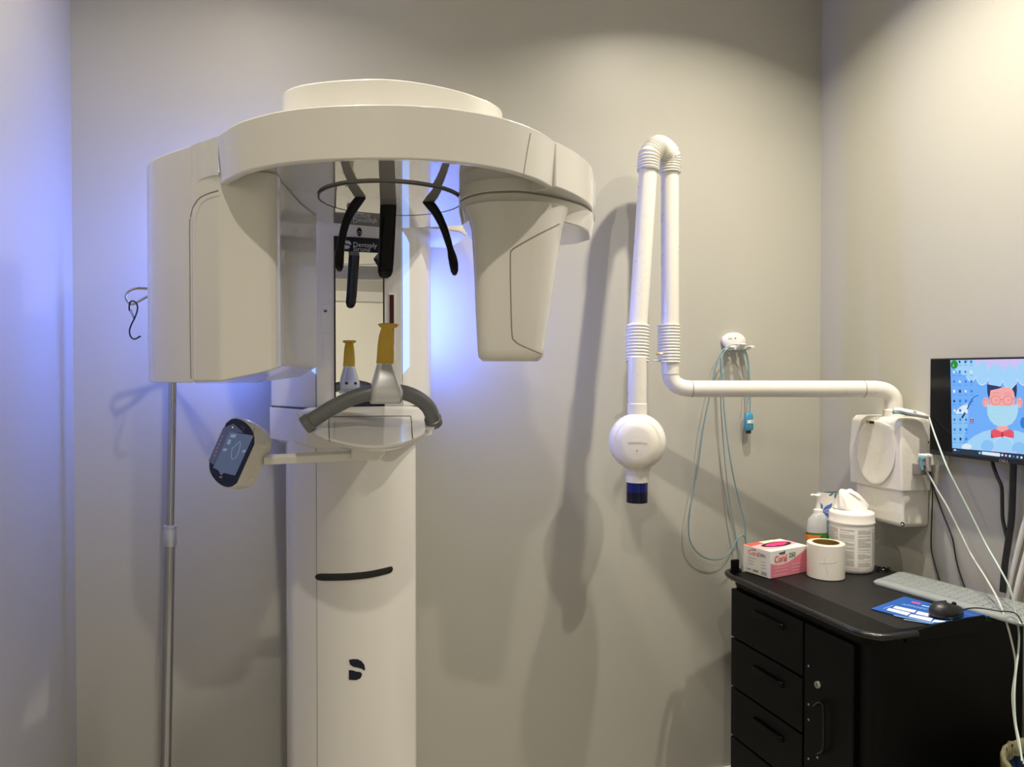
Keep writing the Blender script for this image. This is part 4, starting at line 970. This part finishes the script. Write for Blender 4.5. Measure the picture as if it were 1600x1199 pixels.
# head
SP([(455, 320), (600, 345), (610, 360), (540, 372), (500, 380), (485, 440), (470, 450), (458, 400)], 4, 4)
SP([(748, 315), (750, 380), (742, 450), (728, 445), (716, 400), (700, 372), (705, 360)], 4, 4)
SC(442, 497, 30, 48, 5, 3); SC(776, 503, 30, 52, 5, 3)
SP([(478, 470), (490, 380), (560, 365), (620, 345), (700, 362), (722, 400), (732, 470), (722, 545), (600, 560), (480, 545)], 5, 5)
SP([(556, 725), (660, 725), (664, 775), (610, 800), (552, 775)], 5, 3)
for cx_ in (541, 661):
    SL([(cx_+46*math.cos(2*PI*k/20), 478+46*math.sin(2*PI*k/20)) for k in range(21)], 4, 6, 7, 1); SC(cx_+8, 477, 5, 7, 6, 7, 10)
SL([(587, 472), (601, 468), (615, 472)], 4, 6, 7, 2); SL([(495, 462), (468, 455)], 4, 6, 7, 1); SL([(707, 468), (735, 458)], 4, 6, 7, 1)
SL([(505, 415), (540, 402), (585, 414)], 3, 6, 7, 3); SL([(625, 414), (660, 404), (695, 416)], 3, 6, 7, 3)
SL([(428, 520), (425, 480), (445, 470), (455, 490)], 3, 6, 6, 3); SL([(790, 530), (795, 490), (775, 480), (765, 500)], 3, 6, 6, 3)
SP([(455, 515), (530, 530), (610, 535), (690, 530), (762, 515), (762, 590), (740, 660), (700, 710), (650, 732), (590, 735), (530, 720), (485, 675), (460, 620)], 7, 8)
for k in range(3): SL([(500+k*5, 560+k*42), (560, 578+k*42), (650, 578+k*42), (715-k*5, 560+k*42)], 2.5, 1, 9, 3)
SP([(492, 780), (530, 760), (600, 790), (680, 762), (718, 785), (722, 850), (600, 840), (495, 850)], 8, 4)
SP([(600, 790), (612, 790), (620, 850), (590, 850)], 13, 5); SP([(492, 800), (520, 850), (495, 850)], 13, 5)
# dental tool and cloud band
SP([(150, 590), (190, 545), (262, 505), (268, 560), (262, 610), (150, 610)], 3, 3)
SL([(208, 652), (240, 600)], 18, 4, 5, 1); SL([(240, 600), (262, 562), (290, 500), (312, 462)], 10, 4, 5, 2); SL([(312, 462), (340, 438), (372, 430)], 6, 4, 5, 2); SP([(238, 600), (246, 575), (262, 570), (258, 600)], 3, 6)
SC(815, 700, 32, 55, 10, 3)
# icons
icol = {0: 10, 1: 3, 2: 12, 3: 4}
ric = random.Random(5)
rows = [(100, 4), (200, 4), (295, 4), (390, 4), (487, 4), (580, 3), (670, 4), (768, 3), (862, 3)]
for y, nn in rows:
    for k in range(nn):
        a = 128+k*57+(y-100)*.012
        if (y == 100 and k == 0) : continue
        c_ = 10 if ric.random() < .5 else (3 if ric.random() < .7 else 4)
        SP([(a-11, y-16), (a+11, y-15), (a+10, y+12), (a-9, y+14)] if ric.random() < .5 else [(a-13, y), (a-3, y-18), (a+12, y-4), (a+4, y+16)], c_, 6)
        SP([(a-17, y+31), (a+17, y+32), (a+17, y+36), (a-17, y+35)], 10, 6)
SP([(290, 660), (322, 662), (322, 695), (291, 693)], 13, 7); SP([(300, 685), (306, 668), (313, 687)], 3, 8)
SC(132, 125, 36, 43, 9, 9)
# taskbar
SP([(112, 948), (XRc, yb_at(XRc)), (XRc, yb_at(XRc)+62), (112, 1008)], 11, 4)
SP([(128, 960), (150, 962), (150, 976), (128, 974)], 3, 9); SP([(155, 972), (182, 976), (182, 980), (155, 977)], 10, 9)
SP([(372, 985), (395, 987), (395, 1010), (372, 1007)], 12, 9); SP([(405, 985), (410, 982), (580, 1000), (586, 1010), (584, 1030), (578, 1034), (410, 1013), (404, 1006)], 3, 9)
for k, (a, c_) in enumerate(((606, 3), (642, 2), (680, 3), (717, 10), (756, 12), (795, 3))): SC(a, 1018+(a-606)*.13, 11, 12, c_, 9, 12)
disp = link('display_image', bm, E, mon, smooth=False); disp['label'] = 'lit desktop picture of a masked dentist framed by teeth'
text('lettering', '2', .0085, S(118, 145, 12), (0, -1, 0), (0, 0, 1), E[3], mon, depth=.00005, bold=.0002)

# ================================================================ wall holder, cables, outlet
ch_c = P(1147, 533, Y=YB-.012)
chd = thing('cable_holder', 'white oval wall holder with hooks for sensor cables', 'cable holder', (ch_c.x, YB, ch_c.z))
k_ = (ch_c-CAM).dot(Fv)/FPX
bm = bmesh.new(); loft(bm, [[(ch_c.x+a*math.cos(2*PI*t/36), YB-d2, ch_c.z+b2*math.sin(2*PI*t/36)) for t in range(36)] for a, b2, d2 in ((.049, .030, 0), (.051, .032, .006), (.051, .032, .012), (.048, .029, .016), (.02, .012, .018))])
pl = link('oval_plate', bm, MATTEW, chd, angle=60)
text('lettering', 'Xios', .009, (ch_c.x-.030, YB-.0185, ch_c.z+.006), (1, 0, 0), (0, 0, 1), GREYTXT, pl)
latheo('screw', [(.0028, 0), (.0028, .001)], (ch_c.x+.001, YB-.0175, ch_c.z+.010), SEAM, pl, 12, axis=(0, -1, 0))
for k in (-1, 0, 1):
    x0 = ch_c.x+.004+k*.034; z0 = ch_c.z-.026
    bm = bmesh.new(); pth = spline([(x0, YB-.004, z0-.004), (x0, YB-.030, z0-.006), (x0+k*.004, YB-.05, z0+.002), (x0+k*.007, YB-.062, z0+.014-.010*abs(k))], 5)
    tube(bm, pth, .013, 14, flat=.32, up=(0, 0, 1)); link('hook', bm, MATTEW, pl, angle=60)
def strand(pp, Y=YB-.03): return spline([P(a, b2, Y=(c[0] if c else Y)) for a, b2, *c in pp], 7)
bm = bmesh.new()
yk_ = YB-.035
tube(bm, strand([(1171, 648, yk_), (1172, 625, yk_), (1171, 590, yk_), (1169, 565, yk_), (1165, 550, yk_), (1157, 541, yk_-.0), (1147, 539, yk_), (1137, 542, yk_), (1128, 550, yk_), (1120, 567, yk_), (1113, 598, yk_), (1106, 630, yk_), (1099, 668, yk_), (1094, 705, yk_), (1088, 745, yk_), (1079, 790, yk_), (1076, 820, yk_), (1078, 845, yk_), (1088, 862, yk_), (1102, 872, yk_), (1118, 875, yk_), (1132, 871, yk_), (1143, 860, yk_), (1150, 846, yk_), (1157, 838, yk_), (1162, 838, yk_), (1165, 846, yk_), (1166, 860, YB-.03), (1168, 880, YB-.03)]), .0024, 8)
tube(bm, strand([(1168, 880, YB-.05), (1165, 842, YB-.05), (1163, 815, YB-.05), (1154, 780, YB-.05), (1144, 735, YB-.05), (1137, 690, YB-.05), (1132, 645, YB-.05), (1129, 600, YB-.05), (1127, 570, YB-.05), (1130, 553, YB-.045), (1139, 544, YB-.045), (1150, 542, YB-.045), (1160, 547, YB-.045), (1167, 560, YB-.045), (1170, 590, YB-.045), (1170, 618, YB-.045), (1167, 632, YB-.045)]), .0024, 8)
tube(bm, strand([(1126, 560, YB-.03), (1126, 620, YB-.03), (1130, 690, YB-.03), (1138, 770, YB-.03), (1150, 840, YB-.03), (1155, 880, YB-.03)]), .0018, 8)
cab = setp(link('sensor_cable', bm, TEAL, angle=80), 'long teal sensor cable looped over the white oval wall holder', 'cable')
sc_ = P(1170, 659, Y=YB-.03)
bm = bmesh.new(); loft(bm, [[(sc_.x+u, sc_.y+v, sc_.z+z) for u, v in rrect(0, 0, hw, ht, min(hw, ht)*.8, 4)] for hw, ht, z in ((.0155, .007, -.033), (.0175, .009, -.028), (.0175, .009, .018), (.014, .008, .030), (.006, .005, .036))])
pg = link('sensor_plug', bm, SBLUE, cab, angle=50); pg['label'] = 'sky blue plug on the cable end'
boxo('plug_label', (sc_.x-.013, sc_.y-.0104, sc_.z-.006), (sc_.x+.013, sc_.y-.0088, sc_.z+.006), WHITEP, pg); boxo('label_code', (sc_.x+.004, sc_.y-.0112, sc_.z-.003), (sc_.x+.010, sc_.y-.0103, sc_.z+.003), GREYTXT, pg)
boxo('connector', (sc_.x-.009, sc_.y-.005, sc_.z-.045), (sc_.x+.007, sc_.y+.005, sc_.z-.032), BLACKM, pg)
# sensor handset resting on top of the wall box
hsD = 2.40
hp3 = [(1396, 641), (1404, 641), (1414, 643.5), (1426, 646), (1438, 648.5), (1448, 651.5), (1454, 653.5)]
hpts = [P(a, b2, D=hsD-.02*i/6) for i, (a, b2) in enumerate(hp3)]
hst = thing('sensor_handset', 'flat white handset with a green print resting on top of the wall box', 'handset', hpts[3])
bm = bmesh.new(); tube(bm, spline(hpts, 5), lambda t: .020*(math.sin(PI*min(1, max(.02, t*.9+.08)))**.5)+.002, 20, flat=.45, up=(0, 0, 1)); link('shell', bm, MATTEW, hst, angle=60)
bm = bmesh.new(); tube(bm, spline([p+Vector((-.004, -.004, -.008)) for p in hpts[:4]], 5), lambda t: .016*(1-.6*t), 14, flat=.3, up=(0, 0, 1)); link('teal_base', bm, TEAL, hst, angle=60)
q = P(1427, 641.5, D=hsD-.03); tubeo('green_print', [q, q+Rv*.010-Vector((0, 0, .001))], .004, mat('mint_print', (.40, .75, .45), .5), hst, 10, flat=.3)
w1 = [P(1452, 653, D=2.33), P(1458, 672, D=2.30), P(1467, 697, D=2.25), P(1481, 733, D=2.20), P(1497, 765, D=2.18), P(1515, 800, D=2.16), P(1540, 850, D=2.12), P(1560, 885, D=2.05), P(1578, 920, D=2.01), P(1586, 955, D=1.995), P(1592, 990, D=1.97), P(1591, 1020, D=1.96), P(1587, 1055, D=1.94), P(1585, 1090, D=1.92), P(1587, 1130, D=1.90), P(1593, 1160, D=1.87), P(1597, 1190, D=1.84)]
tubeo('handset_cord', spline(w1, 6), .0026, PTEAL, hst, 8)
# outlet block with plugs
oz = P(1440, 717, X=1.96)
ot = thing('outlet_block', 'small white outlet block with plugs beside the wall box', 'outlet', (XR, 1.86, oz.z))
a, b2 = P(1433, 718, X=1.955), P(1447, 718, X=1.955)
boxo('socket_box', (1.957, b2.y, P(1440, 727, X=1.957).z), (XR-.0005, a.y, P(1440, 710, X=1.957).z), MATTEW, ot, .003)
q = P(1443, 716.5, X=1.952); bm = bmesh.new(); lathe(bm, [(.009, -.002), (.009, .012), (.006, .014)], q, 18, axis=(-1, 0, 0)); tube(bm, spline([q+Vector((-.012, 0, -.004)), q+Vector((-.012, -.002, -.02)), q+Vector((-.010, -.006, -.036))], 4), lambda t: .0085-.004*t, 12); link('teal_plug', bm, TEAL, ot)
q = P(1450, 723, X=1.95); bm = bmesh.new(); tube(bm, [P(1450, 715, X=1.96), P(1450, 726, X=1.955), P(1452, 737, X=1.952)], lambda t: .0095-.003*t, 14); link('grey_plug', bm, MGREY, ot)
bm = bmesh.new(); ap = P(1436, 732, X=1.975); prism(bm, crn(ap.x-.002, ap.x+.03, ap.y-.008, ap.y+.03, .01), ap.z-.022, ap.z+.014); link('grey_adapter', bm, MGREY, ot, bevel=.003)
pw = [(1447, 733, 1.955), (1453, 745, 1.955), (1464, 765, 1.96), (1480, 792, 1.965), (1500, 832, 1.97), (1518, 868, 1.965), (1540, 903, 1.93), (1558, 935, 1.885)]
pts = [P(x, y, X=X) for x, y, X in pw]+[P(1570, 965, D=1.985), P(1580, 1000, D=1.975), P(1587, 1040, D=1.965), P(1582, 1085, D=1.95), P(1585, 1125, D=1.93), P(1592, 1165, D=1.90), P(1600, 1195, D=1.86)]
setp(tubeo('pale_cable', spline(pts, 6), .0026, PALEC, None, 8), 'pale grey cable running from the outlet down over the cart edge', 'cable')
for lbl, pp, r in (('thin black cable hanging straight below the outlet to the cart', [(1451, 690), (1449, 700), (1451, 720), (1455, 745), (1457, 770), (1456, 810), (1455, 855), (1460, 880), (1468, 908)], .0022),
                   ('thin black cable slanting from the outlet behind the keyboard', [(1452, 738), (1457, 755), (1463, 775), (1472, 800), (1482, 825), (1489, 845), (1494, 875), (1501, 900), (1509, 922)], .0022)):
    setp(tubeo('black_cable', spline([P(x, y, X=2.038) for x, y in pp], 6), r, BLACKM, None, 8), lbl, 'cable')
setp(tubeo('monitor_cable', spline([P(x, y, X=2.02) for x, y in ((1549, 715), (1552, 728), (1558, 745), (1565, 762), (1566, 790), (1567, 812), (1572, 835), (1577, 855))], 6), .0050, BLACKM, None, 10), 'black cable curving down from the middle of the monitor', 'cable')
setp(tubeo('cable_bundle', spline([P(x, y, X=2.02) for x, y in ((1584, 712), (1583, 740), (1582, 780), (1580, 815), (1575, 850), (1570, 885), (1567, 925))], 6), .0088, BLACKM, None, 12), 'thick black cable bundle dropping from the monitor to the keyboard', 'cable')
for lbl, pp in (('beige plastic conduit slanting down the right wall, nearer the cable bundle', [(1606, 800), (1594, 845), (1581, 895), (1573, 935)]), ('beige plastic conduit slanting down the right wall, farther from the cable bundle', [(1622, 800), (1608, 850), (1593, 905), (1584, 945)])):
    setp(tubeo('conduit', spline([P(x, y, X=2.035) for x, y in pp], 5), .0075, MATTEW, None, 12), lbl, 'conduit')
# ---- waste bin
bc = Vector(LD(1.40, 1.80)); zr = .565
bn = thing('waste_bin', 'navy waste bin with an olive liner folded over the rim', 'waste bin', (bc.x, bc.y, 0))
bm = bmesh.new(); lathe(bm, [(.12, 0), (.125, .01), (.158, zr), (.154, zr), (.121, .014), (.001, .012)], (bc.x, bc.y, 0), 48, cap=False); link('bin', bm, BINB, bn, angle=40)
bm = bmesh.new(); rings = []
for r, z in ((.158, zr-.06), (.163, zr-.03), (.164, zr-.004), (.161, zr+.004), (.154, zr+.003), (.150, zr-.02), (.147, zr-.03)):
    rings.append([(bc.x+(r+.002*math.sin(k*2.7)+.0015*math.sin(k*1.1))*math.cos(2*PI*k/60), bc.y+(r+.002*math.sin(k*2.7))*math.sin(2*PI*k/60), z+.002*math.sin(k*1.9)) for k in range(60)])
loft(bm, rings, cap=False); link('liner', bm, BAG, bn, angle=80)
